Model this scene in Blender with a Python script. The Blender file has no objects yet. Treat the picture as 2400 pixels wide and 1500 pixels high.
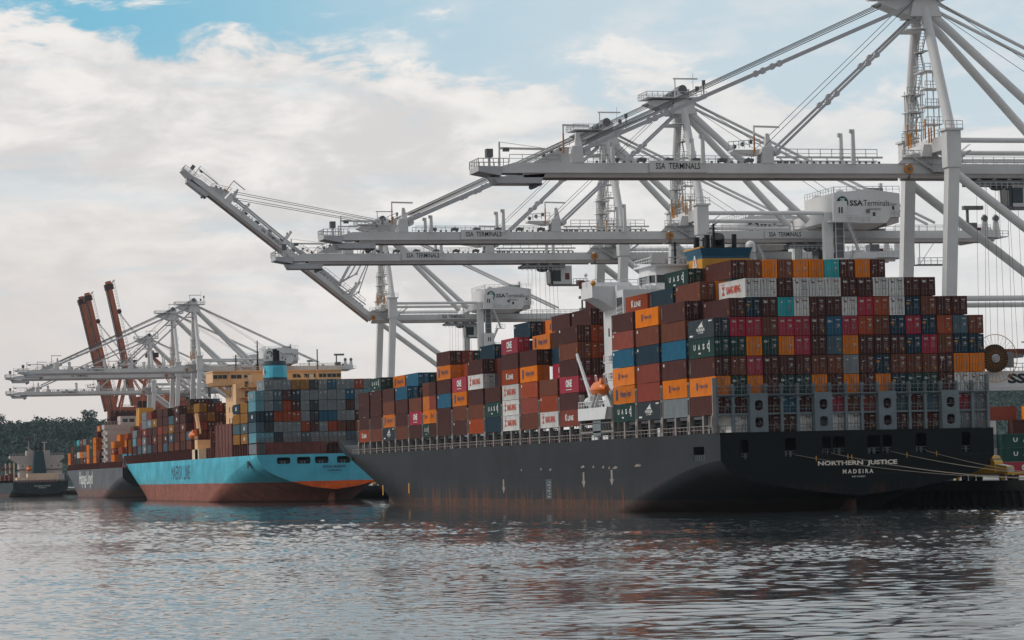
import bpy, bmesh, math, random
import numpy as np
from mathutils import Vector, Matrix
random.seed(7); np.random.seed(7)
R = math.radians
scene = bpy.context.scene
COL = scene.collection

# ---------------------------------------------------------------- camera
cam_d = bpy.data.cameras.new('camera'); cam = bpy.data.objects.new('camera', cam_d); COL.objects.link(cam)
cam_d.sensor_width = 36; cam_d.lens = 104.425; cam_d.clip_start = 1; cam_d.clip_end = 30000
CAM_M = (Matrix.Translation((0, 0, 6.7124)) @ Matrix.Rotation(R(-14.396), 4, 'Z')
         @ Matrix.Rotation(R(92.9422), 4, 'X') @ Matrix.Rotation(-0.0234, 4, 'Z'))
cam.matrix_world = CAM_M
def _ray(px, py): return (CAM_M.to_3x3() @ Vector(((px-1200)/6961.66, (750-py)/6961.66, -1.0)))
def atY(px, py, Y):                      # measured photograph point -> (X, Z) on a plane at distance Y
    d = _ray(px, py); t = Y/d.y; return d.x*t, 6.7124+d.z*t
def atX(px, py, X):
    d = _ray(px, py); t = X/d.x; return d.y*t, 6.7124+d.z*t
scene.camera = cam
scene.render.resolution_x = 1024; scene.render.resolution_y = 640

# ---------------------------------------------------------------- world and sun
SUN_EL, SUN_AZ = R(38), R(-75)          # azimuth from +Y towards +X
w = bpy.data.worlds.new("World"); scene.world = w; w.use_nodes = True
nt = w.node_tree; N = nt.nodes; L = nt.links; N.clear()
def nd(t, **k):
    n = N.new(t)
    for a, b in k.items(): setattr(n, a, b)
    return n
out = nd('ShaderNodeOutputWorld'); bg = nd('ShaderNodeBackground'); bg.inputs['Strength'].default_value = 0.1
L.new(bg.outputs[0], out.inputs[0])
sky = nd('ShaderNodeTexSky', sky_type='NISHITA', sun_disc=False, sun_elevation=SUN_EL, sun_rotation=SUN_AZ)
sky.air_density = 1.0; sky.dust_density = 1.0; sky.ozone_density = 3.0
tc = nd('ShaderNodeTexCoord'); sep = nd('ShaderNodeSeparateXYZ'); L.new(tc.outputs['Generated'], sep.inputs[0])
def math_(op, a, b=None, c=None, clamp=False):
    n = nd('ShaderNodeMath', operation=op); n.use_clamp = clamp
    for i, v in enumerate((a, b, c)):
        if v is None: continue
        if isinstance(v, (int, float)): n.inputs[i].default_value = v
        else: L.new(v, n.inputs[i])
    return n.outputs[0]
def noise(vec, scale, detail, rough=0.55, dist=0.0):
    n = nd('ShaderNodeTexNoise'); L.new(vec, n.inputs['Vector'])
    n.inputs['Scale'].default_value = scale; n.inputs['Detail'].default_value = detail
    n.inputs['Roughness'].default_value = rough; n.inputs['Distortion'].default_value = dist
    return n.outputs['Fac']
def sstep(v, a, b):
    n = nd('ShaderNodeMapRange', interpolation_type='SMOOTHSTEP'); L.new(v, n.inputs[0])
    n.inputs[1].default_value = a; n.inputs[2].default_value = b; n.inputs[3].default_value = 0; n.inputs[4].default_value = 1
    return n.outputs[0]
def mixc(f, a, b):
    n = nd('ShaderNodeMix', data_type='RGBA'); 
    if isinstance(f, (int, float)): n.inputs[0].default_value = f
    else: L.new(f, n.inputs[0])
    for s, v in ((6, a), (7, b)):
        if isinstance(v, tuple): n.inputs[s].default_value = v + (1,)
        else: L.new(v, n.inputs[s])
    return n.outputs[2]
cx = nd('ShaderNodeCombineXYZ'); L.new(sep.outputs[0], cx.inputs[0]); L.new(sep.outputs[1], cx.inputs[1])
L.new(math_('MULTIPLY', sep.outputs[2], 2.6), cx.inputs[2])
V = cx.outputs[0]
el = sep.outputs[2]
az = math_('ARCTAN2', sep.outputs[0], sep.outputs[1])       # 0.25 = middle of the photograph
# where the cloud sheet ends: its upper edge sinks towards the right (north-east)
n_big = noise(V, 9, 3, 0.5); n_mid = noise(V, 26, 9, 0.60, 0.3); n_fin = noise(V, 70, 6, 0.6)
edge = math_('ADD', el, math_('MULTIPLY', math_('SUBTRACT', az, 0.085), 0.12))
edge = math_('ADD', edge, math_('MULTIPLY', math_('SUBTRACT', n_mid, 0.5), -0.105))
edge = math_('ADD', edge, math_('MULTIPLY', math_('SUBTRACT', n_big, 0.5), -0.05))
open_sky = sstep(edge, 0.149, 0.164)
# thin blue streaks inside the sheet
cs = nd('ShaderNodeCombineXYZ'); L.new(sep.outputs[0], cs.inputs[0]); L.new(sep.outputs[1], cs.inputs[1])
L.new(math_('MULTIPLY', el, 5.0), cs.inputs[2])
n_str = noise(cs.outputs[0], 14, 7, 0.55, 0.4)
streak = math_('MULTIPLY', sstep(n_str, 0.50, 0.72), sstep(el, 0.02, 0.08))
# blueness of the open sky: stronger high up and to the left
hi = sstep(el, 0.09, 0.152); left = math_('SUBTRACT', 1.0, sstep(az, 0.10, 0.30))
right = sstep(az, 0.2, 0.38)
deep = math_('MULTIPLY', hi, math_('ADD', math_('MULTIPLY', left, 0.80), 0.12))
sky_tint = nd('ShaderNodeMix', data_type='RGBA', blend_type='MULTIPLY'); sky_tint.inputs[0].default_value = 1
L.new(sky.outputs[0], sky_tint.inputs[6]); sky_tint.inputs[7].default_value = (0.50, 1.05, 1.30, 1)
pale = mixc(0.08, mixc(sstep(n_mid, 0.42, 0.66), (6.5, 7.3, 7.7), (7.9, 7.95, 7.95)), sky_tint.outputs[2])
blue = mixc(math_('MULTIPLY', deep, 0.95), pale, (1.5, 4.8, 6.7))
cl_a = mixc(sstep(n_mid, 0.36, 0.64), (6.95, 6.8, 6.75), (9.0, 8.75, 8.45))
cl_low = mixc(math_('MULTIPLY', sstep(n_fin, 0.3, 0.7), 0.2), (7.5, 7.1, 6.85), (8.1, 7.8, 7.55))
cl = mixc(sstep(el, 0.015, 0.075), cl_low, cl_a)
cl = mixc(math_('MULTIPLY', math_('SUBTRACT', 1.0, sstep(az, 0.08, 0.22)), math_('MULTIPLY', 0.75, math_('SUBTRACT', 1.0, sstep(el, 0.05, 0.13)))), cl, (7.2, 6.7, 6.4))
cl = mixc(math_('MULTIPLY', right, 0.55), cl, (7.5, 7.7, 7.8))
col = mixc(math_('MULTIPLY', streak, 0.55), cl, (5.2, 6.5, 7.2))
col = mixc(open_sky, col, blue)
up = noise(tc.outputs['Generated'], 3.0, 6, 0.6)
col = mixc(math_('MULTIPLY', sstep(el, 0.163, 0.235), 0.88), col, mixc(sstep(up, 0.35, 0.65), (7.2, 7.4, 7.5), (8.5, 8.5, 8.45)))
# unseen sky behind the camera, dimmed on purpose to darken camera-facing sides
back = mixc(sstep(sep.outputs[1], -0.35, 0.25), (0.55, 0.56, 0.58), (1.0, 1.0, 1.0))
bk = nd('ShaderNodeMix', data_type='RGBA', blend_type='MULTIPLY'); bk.inputs[0].default_value = 1; L.new(col, bk.inputs[6]); L.new(back, bk.inputs[7])
L.new(bk.outputs[2], bg.inputs[0])

sun_d = bpy.data.lights.new('sun', 'SUN'); sun = bpy.data.objects.new('sun', sun_d); COL.objects.link(sun)
sun_d.energy = 1.5; sun_d.angle = R(12); sun_d.color = (1.0, 0.95, 0.88)
sd = Vector((math.sin(SUN_AZ)*math.cos(SUN_EL), math.cos(SUN_AZ)*math.cos(SUN_EL), math.sin(SUN_EL)))
sun.rotation_euler = sd.to_track_quat('Z', 'Y').to_euler(); sun.location = (-100, 50, 200)
scene.view_settings.view_transform = 'Standard'; scene.view_settings.look = 'None'
scene.view_settings.exposure = 0; scene.view_settings.gamma = 1
scene.cycles.max_bounces = 5; scene.cycles.diffuse_bounces = 2; scene.cycles.glossy_bounces = 3

# ---------------------------------------------------------------- materials
def mat(name, color, rough=0.6, metal=0.0, var=0.12, grime=0.0, scale=0.6, rust=0.0, stretch=1.0, spec=0.4, seed=0, objvar=0.0):
    m = bpy.data.materials.new(name); m.use_nodes = True
    t = m.node_tree; ns = t.nodes; ls = t.links; b = ns['Principled BSDF']
    b.inputs['Roughness'].default_value = rough; b.inputs['Metallic'].default_value = metal
    b.inputs['Specular IOR Level'].default_value = spec
    tcn = ns.new('ShaderNodeTexCoord'); mp = ns.new('ShaderNodeMapping'); ls.new(tcn.outputs['Object'], mp.inputs[0])
    mp.inputs['Scale'].default_value = (scale*stretch, scale*stretch, scale); mp.inputs['Location'].default_value = (seed*3.1, seed, 0)
    n = ns.new('ShaderNodeTexNoise'); ls.new(mp.outputs[0], n.inputs['Vector']); n.inputs['Scale'].default_value = 1; n.inputs['Detail'].default_value = 6; n.inputs['Roughness'].default_value = 0.65
    r = ns.new('ShaderNodeMapRange'); ls.new(n.outputs['Fac'], r.inputs[0]); r.inputs[1].default_value = 0.3; r.inputs[2].default_value = 0.7
    r.inputs[3].default_value = 1-var; r.inputs[4].default_value = 1+var
    hs = ns.new('ShaderNodeHueSaturation'); hs.inputs['Color'].default_value = tuple(color)+(1,); ls.new(r.outputs[0], hs.inputs['Value'])
    if objvar:
        oi = ns.new('ShaderNodeObjectInfo'); r2 = ns.new('ShaderNodeMapRange'); ls.new(oi.outputs['Random'], r2.inputs[0])
        r2.inputs[3].default_value = 1-objvar; r2.inputs[4].default_value = 1+objvar*0.6
        mu = ns.new('ShaderNodeMath'); mu.operation = 'MULTIPLY'; ls.new(r.outputs[0], mu.inputs[0]); ls.new(r2.outputs[0], mu.inputs[1]); ls.new(mu.outputs[0], hs.inputs['Value'])
        wn = ns.new('ShaderNodeTexWhiteNoise'); wn.noise_dimensions = '1D'; ls.new(oi.outputs['Random'], wn.inputs['W'])
        r3 = ns.new('ShaderNodeMapRange'); ls.new(wn.outputs['Value'], r3.inputs[0]); r3.inputs[3].default_value = 0.96; r3.inputs[4].default_value = 1.04; ls.new(r3.outputs[0], hs.inputs['Saturation'])
    cur = hs.outputs[0]
    if rust or grime:
        n2 = ns.new('ShaderNodeTexNoise'); mp2 = ns.new('ShaderNodeMapping'); ls.new(tcn.outputs['Object'], mp2.inputs[0]); mp2.inputs['Scale'].default_value = (2.2, 2.2, 0.35)
        mp2.inputs['Location'].default_value = (seed, 5+seed, 0)
        ls.new(mp2.outputs[0], n2.inputs['Vector']); n2.inputs['Scale'].default_value = 1; n2.inputs['Detail'].default_value = 8; n2.inputs['Roughness'].default_value = 0.7
        r4 = ns.new('ShaderNodeMapRange'); ls.new(n2.outputs['Fac'], r4.inputs[0]); r4.inputs[1].default_value = 0.60; r4.inputs[2].default_value = 0.74; r4.inputs[4].default_value = max(rust, grime)
        mx = ns.new('ShaderNodeMix'); mx.data_type = 'RGBA'; ls.new(r4.outputs[0], mx.inputs[0]); ls.new(cur, mx.inputs[6])
        mx.inputs[7].default_value = (0.13, 0.055, 0.03, 1) if rust else (0.06, 0.055, 0.05, 1); cur = mx.outputs[2]
    ls.new(cur, b.inputs['Base Color'])
    return m

def hull_mat(name, paint, boot, boot_z, rust_amt=0.8, orange_z=None):
    """ship side paint: plate tone, vertical run marks, a boot-topping band and rust over the waterline."""
    m = bpy.data.materials.new(name); m.use_nodes = True
    t = m.node_tree; ns = t.nodes; ls = t.links; b = ns['Principled BSDF']; b.inputs['Roughness'].default_value = 0.68
    b.inputs['Specular IOR Level'].default_value = 0.18
    tcn = ns.new('ShaderNodeTexCoord'); sp = ns.new('ShaderNodeSeparateXYZ'); ls.new(tcn.outputs['Object'], sp.inputs[0])
    def nz(sc, detail, rough=0.6):
        mp = ns.new('ShaderNodeMapping'); mp.inputs['Scale'].default_value = sc; ls.new(tcn.outputs['Object'], mp.inputs[0])
        n = ns.new('ShaderNodeTexNoise'); n.inputs['Scale'].default_value = 1; n.inputs['Detail'].default_value = detail; n.inputs['Roughness'].default_value = rough
        ls.new(mp.outputs[0], n.inputs['Vector']); return n.outputs['Fac']
    def rg(v, a, b_, c=0, d=1, sm=False):
        r = ns.new('ShaderNodeMapRange'); 
        if sm: r.interpolation_type = 'SMOOTHSTEP'
        ls.new(v, r.inputs[0]); r.inputs[1].default_value = a; r.inputs[2].default_value = b_; r.inputs[3].default_value = c; r.inputs[4].default_value = d; return r.outputs[0]
    def mx(f, a, b_):
        n = ns.new('ShaderNodeMix'); n.data_type = 'RGBA'; ls.new(f, n.inputs[0])
        for s, v in ((6, a), (7, b_)):
            if isinstance(v, tuple): n.inputs[s].default_value = v+(1,)
            else: ls.new(v, n.inputs[s])
        return n.outputs[2]
    def mu(a, b_, op='MULTIPLY'):
        n = ns.new('ShaderNodeMath'); n.operation = op
        for i, v in enumerate((a, b_)):
            if isinstance(v, (int, float)): n.inputs[i].default_value = v
            else: ls.new(v, n.inputs[i])
        return n.outputs[0]
    z = sp.outputs[2]
    d = tuple(c*0.72 for c in paint); l_ = tuple(min(1, c*1.22) for c in paint)
    base = mx(rg(nz((0.10, 0.10, 0.16), 5), 0.3, 0.7), d, l_)
    base = mx(mu(rg(nz((0.5, 0.5, 0.04), 6, 0.7), 0.52, 0.75), 0.45), base, tuple(c*0.5 for c in paint))
    base = mx(mu(rg(nz((0.35, 0.35, 0.03), 5, 0.7), 0.60, 0.75), 0.35), base, tuple(min(1, c*1.7) for c in paint))
    # welded plate seams: thin lines every 2.9 m up and 12 m along
    for ax, per, wd in ((2, 2.9, 0.022), (1, 11.7, 0.007)):
        fr = mu(mu(sp.outputs[ax], 1.0/per), 0.0, 'FRACT')
        base = mx(mu(mu(fr, wd, 'LESS_THAN'), 0.4), base, tuple(c*0.45 for c in paint))
        cell = mu(mu(sp.outputs[ax], 1.0/per), 0.0, 'FLOOR'); wn = ns.new('ShaderNodeTexWhiteNoise'); wn.noise_dimensions = '1D'; ls.new(cell, wn.inputs['W'])
        base = mx(mu(wn.outputs['Value'], 0.16), base, tuple(c*0.6 for c in paint))
    scr = rg(nz((0.08, 0.08, 1.6), 7, 0.75), 0.60, 0.68); base = mx(mu(scr, 0.25), base, tuple(min(1, c*2.2+0.02) for c in paint))
    zz = mu(z, mu(mu(nz((0.05, 0.05, 0.02), 2), 0.5, 'SUBTRACT'), 0.3), 'ADD')
    base = mx(rg(zz, boot_z+0.04, boot_z-0.04), base, mx(rg(nz((0.25, 0.25, 0.5), 6, 0.7), 0.35, 0.65), tuple(c*0.75 for c in boot), tuple(min(1, c*1.3) for c in boot)))
    run = rg(nz((0.45, 0.45, 0.06), 8, 0.8), 0.50, 0.58)
    h = rg(z, boot_z+2.8, boot_z-0.3)
    gn = ns.new('ShaderNodeNewGeometry'); sn = ns.new('ShaderNodeSeparateXYZ'); ls.new(gn.outputs['Normal'], sn.inputs[0])
    wall = rg(mu(sn.outputs[2], 0.0, 'ABSOLUTE'), 0.45, 0.15)
    base = mx(mu(mu(mu(run, h), rust_amt), wall), base, (0.165, 0.058, 0.030))
    base = mx(mu(rg(z, 0.55, 0.15), 0.8), base, (0.075, 0.045, 0.035))
    ls.new(base, b.inputs['Base Color'])
    return m

M = {}
M['crane'] = mat('crane_paint', (0.68, 0.675, 0.67), 0.55, var=0.09, grime=0.35, scale=0.15)
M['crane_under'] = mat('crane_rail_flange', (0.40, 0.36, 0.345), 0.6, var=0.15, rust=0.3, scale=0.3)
M['crane_dark'] = mat('crane_machinery_grey', (0.14, 0.145, 0.15), 0.6, var=0.2)
M['crane_rope'] = mat('steel_rope', (0.05, 0.05, 0.055), 0.5)
M['stay_grey'] = mat('stay_grey_paint', (0.50, 0.50, 0.52), 0.5, var=0.08)
M['hazard'] = mat('hazard_orange', (0.55, 0.22, 0.03), 0.5)
M['rail'] = mat('handrail_galvanised', (0.5, 0.5, 0.5), 0.5)
M['letter'] = mat('letter_black', (0.02, 0.02, 0.022), 0.5)
M['logo_green'] = mat('logo_green', (0.01, 0.09, 0.07), 0.5)
M['glass'] = mat('window_glass', (0.02, 0.035, 0.04), 0.12, spec=0.6)
M['redcrane'] = mat('red_oxide_paint', (0.42, 0.13, 0.07), 0.65, var=0.25, grime=0.4, scale=0.2)
M['red_dark'] = mat('dark_oxide_machinery', (0.07, 0.03, 0.03), 0.7, var=0.3)
M['white'] = mat('ship_white_paint', (0.74, 0.75, 0.76), 0.5, var=0.05, rust=0.12)
M['shipgrey'] = mat('lashing_steel_grey', (0.17, 0.205, 0.225), 0.6, var=0.15, rust=0.55)
M['shipbeige'] = mat('lashing_steel_buff', (0.25, 0.22, 0.205), 0.6, var=0.15, rust=0.5)
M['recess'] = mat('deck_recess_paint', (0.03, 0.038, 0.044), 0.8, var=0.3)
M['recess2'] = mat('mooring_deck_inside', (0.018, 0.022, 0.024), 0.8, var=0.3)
M['black'] = mat('exhaust_black', (0.012, 0.012, 0.014), 0.6)
M['funnel_blue'] = mat('funnel_blue', (0.012, 0.095, 0.16), 0.5)
M['funnel_orange'] = mat('funnel_orange', (0.62, 0.29, 0.03), 0.5)
M['lifeboat'] = mat('lifeboat_orange', (0.72, 0.16, 0.01), 0.35)
M['rope'] = mat('mooring_rope_tan', (0.30, 0.255, 0.21), 0.9)
M['cream'] = mat('cream_ship_paint', (0.82, 0.50, 0.26), 0.55, var=0.08, grime=0.2)
M['cream_lt'] = mat('cream_light_panel', (0.78, 0.62, 0.45), 0.55)
M['sky_blue'] = mat('funnel_sky_blue', (0.07, 0.48, 0.62), 0.5)
M['funnel_band'] = mat('funnel_dark_band', (0.02, 0.055, 0.075), 0.5)
M['oxide'] = mat('deck_oxide_red', (0.15, 0.045, 0.035), 0.75, var=0.25, grime=0.3)
M['concrete'] = mat('quay_concrete', (0.30, 0.30, 0.30), 0.85, var=0.2, grime=0.3, scale=0.3)
M['pile'] = mat('wet_timber_pile', (0.035, 0.032, 0.03), 0.7, var=0.4)
M['yellow'] = mat('truck_yellow', (0.55, 0.30, 0.02), 0.5)
M['tyre'] = mat('tyre_rubber', (0.015, 0.015, 0.015), 0.9)
M['steel'] = mat('bare_steel', (0.3, 0.3, 0.31), 0.35, metal=0.7)
M['dark_green_funnel'] = mat('tanker_funnel_green', (0.01, 0.055, 0.07), 0.5)
M['pinkwhite'] = mat('tanker_white', (0.50, 0.44, 0.42), 0.6, var=0.1, rust=0.2)
M['whitehl'] = mat('letter_white', (0.72, 0.72, 0.70), 0.6)
M['redletter'] = mat('letter_red', (0.52, 0.06, 0.03), 0.6)
M['navyletter'] = mat('letter_navy', (0.03, 0.05, 0.11), 0.6)
M['worn_letter'] = mat('letter_worn_white', (0.85, 0.78, 0.70), 0.7, var=0.1, rust=0.45, scale=0.4)
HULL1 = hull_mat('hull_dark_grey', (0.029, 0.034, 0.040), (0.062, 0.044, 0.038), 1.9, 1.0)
TRANS1 = hull_mat('transom_shaded_grey', (0.011, 0.0165, 0.0185), (0.10, 0.08, 0.075), 1.5, 0.5)  # hull grey darkened: the shade on the stern is put into this colour
HULL2 = hull_mat('hull_light_blue', (0.095, 0.49, 0.63), (0.30, 0.105, 0.075), 5.6, 0.6)
HULL3 = hull_mat('hull_slate_grey', (0.14, 0.15, 0.165), (0.19, 0.12, 0.11), 3.6, 0.6)
HULL4 = hull_mat('hull_tanker_black', (0.035, 0.055, 0.065), (0.12, 0.06, 0.05), 1.5, 0.4)

# ---------------------------------------------------------------- mesh builder
class MB:
    def __init__(s): s.v = []; s.f = []; s.m = []; s.mats = []
    def mi(s, m):
        if m not in s.mats: s.mats.append(m)
        return s.mats.index(m)
    def add(s, vs, fs, m):
        o = len(s.v); s.v += [tuple(p) for p in vs]; k = s.mi(m)
        for f in fs: s.f.append(tuple(i+o for i in f)); s.m.append(k)
    def box(s, x0, x1, y0, y1, z0, z1, m):
        vs = [(x0,y0,z0),(x1,y0,z0),(x1,y1,z0),(x0,y1,z0),(x0,y0,z1),(x1,y0,z1),(x1,y1,z1),(x0,y1,z1)]
        s.add(vs, [(0,3,2,1),(4,5,6,7),(0,1,5,4),(1,2,6,5),(2,3,7,6),(3,0,4,7)], m)
    def hexa(s, vs, m):
        s.add(vs, [(0,3,2,1),(4,5,6,7),(0,1,5,4),(1,2,6,5),(2,3,7,6),(3,0,4,7)], m)
    def prism(s, poly, axis, a, b, m):
        """poly in the two other axes (in order xyz minus axis), extruded along axis a..b"""
        n = len(poly); vs = []
        for t in (a, b):
            for p in poly:
                if axis == 1: vs.append((p[0], t, p[1]))
                elif axis == 0: vs.append((t, p[0], p[1]))
                else: vs.append((p[0], p[1], t))
        s.add(vs, [tuple(range(n))[::-1], tuple(range(n, 2*n))] + [(i, (i+1) % n, n+(i+1) % n, n+i) for i in range(n)], m)
    def bar(s, p, q, wd, ht, m, up=(0, 0, 1), w2=None, h2=None):
        p = Vector(p); q = Vector(q); d = (q-p).normalized(); u = Vector(up)
        if abs(d.dot(u)) > 0.98: u = Vector((1, 0, 0))
        sx = d.cross(u).normalized(); uu = sx.cross(d).normalized(); vs = []
        for c, a, b in ((p, wd/2, ht/2), (q, (w2 or wd)/2, (h2 or ht)/2)):
            vs += [c-sx*a-uu*b, c+sx*a-uu*b, c+sx*a+uu*b, c-sx*a+uu*b]
        s.add(vs, [(0,3,2,1),(4,5,6,7),(0,1,5,4),(1,2,6,5),(2,3,7,6),(3,0,4,7)], m)
    def tube(s, p, q, r, m, r2=None, n=10, cap=True):
        p = Vector(p); q = Vector(q); d = (q-p).normalized(); u = Vector((0, 0, 1))
        if abs(d.dot(u)) > 0.98: u = Vector((1, 0, 0))
        a = d.cross(u).normalized(); b = a.cross(d).normalized(); vs = []
        for c, rr in ((p, r), (q, r if r2 is None else r2)):
            for i in range(n):
                t = 2*math.pi*i/n; vs.append(c + a*math.cos(t)*rr + b*math.sin(t)*rr)
        fs = [(i, (i+1) % n, n+(i+1) % n, n+i) for i in range(n)]
        if cap: fs += [tuple(range(n))[::-1], tuple(range(n, 2*n))]
        s.add(vs, fs, m)
    def path(s, pts, r, m, n=6):
        for a, b in zip(pts[:-1], pts[1:]): s.tube(a, b, r, m, n=n)
    def ball(s, c, r, m, n=10, sc=(1, 1, 1)):
        vs = []; fs = []
        for j in range(n//2+1):
            ph = math.pi*j/(n//2)
            for i in range(n):
                t = 2*math.pi*i/n
                vs.append((c[0]+r*sc[0]*math.sin(ph)*math.cos(t), c[1]+r*sc[1]*math.sin(ph)*math.sin(t), c[2]+r*sc[2]*math.cos(ph)))
        for j in range(n//2):
            for i in range(n): fs.append((j*n+i, (j+1)*n+i, (j+1)*n+(i+1) % n, j*n+(i+1) % n))
        s.add(vs, fs, m)
    def railing(s, p, q, m, h=1.1, step=2.0, r=0.045):
        p = Vector(p); q = Vector(q); ln = (q-p).length; k = max(1, int(round(ln/step))); up = Vector((0, 0, h))
        for i in range(k+1):
            a = p.lerp(q, i/k); s.bar(a, a+up, r*2, r*2, m)
        s.bar(p+up, q+up, r*2.2, r*2.2, m); s.bar(p+up*0.5, q+up*0.5, r*1.6, r*1.6, m)
    def stair(s, p, q, wd, m, rail=True, step=0.45):
        p = Vector(p); q = Vector(q); d = q-p; hz = Vector((d.x, d.y, 0)); sd_ = Vector((-hz.y, hz.x, 0)).normalized() if hz.length > 1e-4 else Vector((0, 1, 0))
        for sg in (-1, 1): 
            s.bar(p+sd_*sg*wd/2, q+sd_*sg*wd/2, 0.08, 0.28, m)
            if rail: s.bar(p+sd_*sg*wd/2+Vector((0,0,1)), q+sd_*sg*wd/2+Vector((0,0,1)), 0.08, 0.08, m)
        k = max(2, int(abs(d.z)/step))
        for i in range(1, k):
            c = p.lerp(q, i/k); s.bar(c-sd_*wd/2, c+sd_*wd/2, 0.26, 0.05, m)
    def mesh(s, name, smooth=False):
        me = bpy.data.meshes.new(name); me.from_pydata(s.v, [], s.f)
        for m in s.mats: me.materials.append(m)
        me.polygons.foreach_set('material_index', s.m)
        if smooth: me.polygons.foreach_set('use_smooth', [True]*len(s.f))
        me.update(); return me
    def build(s, name, parent=None, smooth=False):
        return place(s.mesh(name, smooth), name, parent)

def place(me, name, parent=None, loc=None, rz=None):
    o = bpy.data.objects.new(name, me); COL.objects.link(o)
    if parent is not None: o.parent = parent
    if loc is not None: o.location = loc
    if rz is not None: o.rotation_euler = (0, 0, rz)
    return o
def tag(o, label=None, cat=None, group=None, kind=None):
    if label: o['label'] = label
    if cat: o['category'] = cat
    if group: o['group'] = group
    if kind: o['kind'] = kind
    return o
def thing(name, label, cat, loc=(0, 0, 0), group=None):
    o = bpy.data.objects.new(name, None); COL.objects.link(o); o.location = loc; o.empty_display_size = 1
    return tag(o, label, cat, group)

def text_raw(body, bold=0.0):
    c = bpy.data.curves.new('lettering', 'FONT'); c.body = body; c.align_x = 'CENTER'; c.align_y = 'CENTER'; c.offset = bold; c.resolution_u = 2
    o = bpy.data.objects.new('lettering', c); COL.objects.link(o); bpy.context.view_layer.update()
    me = bpy.data.meshes.new_from_object(o.evaluated_get(bpy.context.evaluated_depsgraph_get()))
    vs = [tuple(v.co) for v in me.vertices]; fs = [tuple(p.vertices) for p in me.polygons]
    bpy.data.objects.remove(o); bpy.data.curves.remove(c); bpy.data.meshes.remove(me)
    return vs, fs
_tc = {}
def add_text(mb, body, center, wd, ht, m, face='-y', bold=0.02, tilt=0.0):
    """flat raised letters stretched to wd x ht, standing on a face that looks towards -y or -x"""
    k = (body, bold)
    if k not in _tc: _tc[k] = text_raw(body, bold)
    vs, fs = _tc[k]
    xs = [v[0] for v in vs]; ys = [v[1] for v in vs]; x0, x1, y0, y1 = min(xs), max(xs), min(ys), max(ys)
    o = []
    for v in vs:
        a = ((v[0]-x0)/(x1-x0)-0.5)*wd; b = ((v[1]-y0)/(y1-y0)-0.5)*ht
        a, b = a*math.cos(tilt)-b*math.sin(tilt), a*math.sin(tilt)+b*math.cos(tilt)
        if face == '-y': o.append((center[0]+a, center[1], center[2]+b))
        else: o.append((center[0], center[1]-a, center[2]+b))
    mb.add(o, fs, m)

# ---------------------------------------------------------------- containers
CC = {  # code: (words, colour)
 'M': ('maroon', (0.08, 0.023, 0.019)), 'B': ('brown', (0.165, 0.048, 0.025)), 'R': ('rust red', (0.36, 0.058, 0.014)),
 'O': ('orange', (0.78, 0.20, 0.003)), 'N': ('navy', (0.006, 0.035, 0.062)), 'U': ('blue', (0.012, 0.115, 0.2)),
 'G': ('dark green', (0.013, 0.055, 0.048)), 'P': ('pink', (0.4, 0.035, 0.065)), 'W': ('off-white', (0.66, 0.65, 0.63)),
 'T': ('teal', (0.025, 0.42, 0.46)), 'S': ('slate blue', (0.07, 0.135, 0.17)), 'Y': ('grey', (0.23, 0.26, 0.28)),
 'A': ('charcoal', (0.035, 0.048, 0.06)), 'L': ('olive brown', (0.33, 0.15, 0.025)), 'D': ('dusty red', (0.27, 0.055, 0.035)),
 'C': ('pale blue', (0.15, 0.36, 0.44)),
}
for k, (nm, c) in CC.items():
    M['c'+k] = mat('container_'+nm.replace(' ', '_').replace('-', '_'), c, 0.7, spec=0.22, var=0.16, scale=0.5, rust=0.40 if k in 'WYCSD' else 0.15, objvar=0.18, seed=ord(k) % 17)
M['rod'] = mat('lock_rod_galvanised', (0.19, 0.16, 0.15), 0.6)
M['seal'] = mat('door_gasket', (0.02, 0.02, 0.02), 0.8)
M['plac_w'] = mat('placard_white', (0.55, 0.54, 0.52), 0.6); M['plac_y'] = mat('placard_yellow', (0.60, 0.27, 0.03), 0.6)
M['plac_g'] = mat('placard_grey', (0.30, 0.25, 0.23), 0.6)
CW, CH, CL = 2.438, 2.80, 12.19
def body_mesh(k, length=CL, ch=CH):
    b = MB(); m = M['c'+k]; t = 0.09; hw = CW/2-0.035; ch -= 0.03
    b.box(-hw+0.04, hw-0.04, 0.12, length-0.05, 0.08, ch-0.03, m)
    n = max(6, int(length/0.62))
    for sx in (-1, 1):                                   # corrugations: raised ribs over the inset wall
        for i in range(n):
            y = 0.3+(length-0.6)*(i+0.5)/n; wd = (length-0.6)/n*0.28
            x0 = sx*(hw-0.045); x1 = sx*(hw-0.008)
            b.prism([(min(x0, x1), y-wd*(1.4 if x0 < x1 else 1)), (max(x0, x1), y-wd), (max(x0, x1), y+wd), (min(x0, x1), y+wd*1.4)], 2, 0.16, ch-0.12, m)
    for sx in (-1, 1):
        for y in (0.0, length-0.16):
            b.box(sx*hw-(0.16 if sx > 0 else 0), sx*hw+(0.16 if sx < 0 else 0), y, y+0.16, 0, ch, m)
        b.box(min(sx*hw, sx*(hw-0.1)), max(sx*hw, sx*(hw-0.1)), 0.16, length-0.16, 0.0, 0.15, m)
        b.box(min(sx*hw, sx*(hw-0.06)), max(sx*hw, sx*(hw-0.06)), 0.16, length-0.16, ch-0.10, ch-0.002, m)
    b.box(-hw+0.16, hw-0.16, 0.0, 0.11, ch-0.13, ch-0.003, m); b.box(-hw+0.16, hw-0.16, 0.0, 0.11, 0.003, 0.14, m)
    return b.mesh('container_body')
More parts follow.
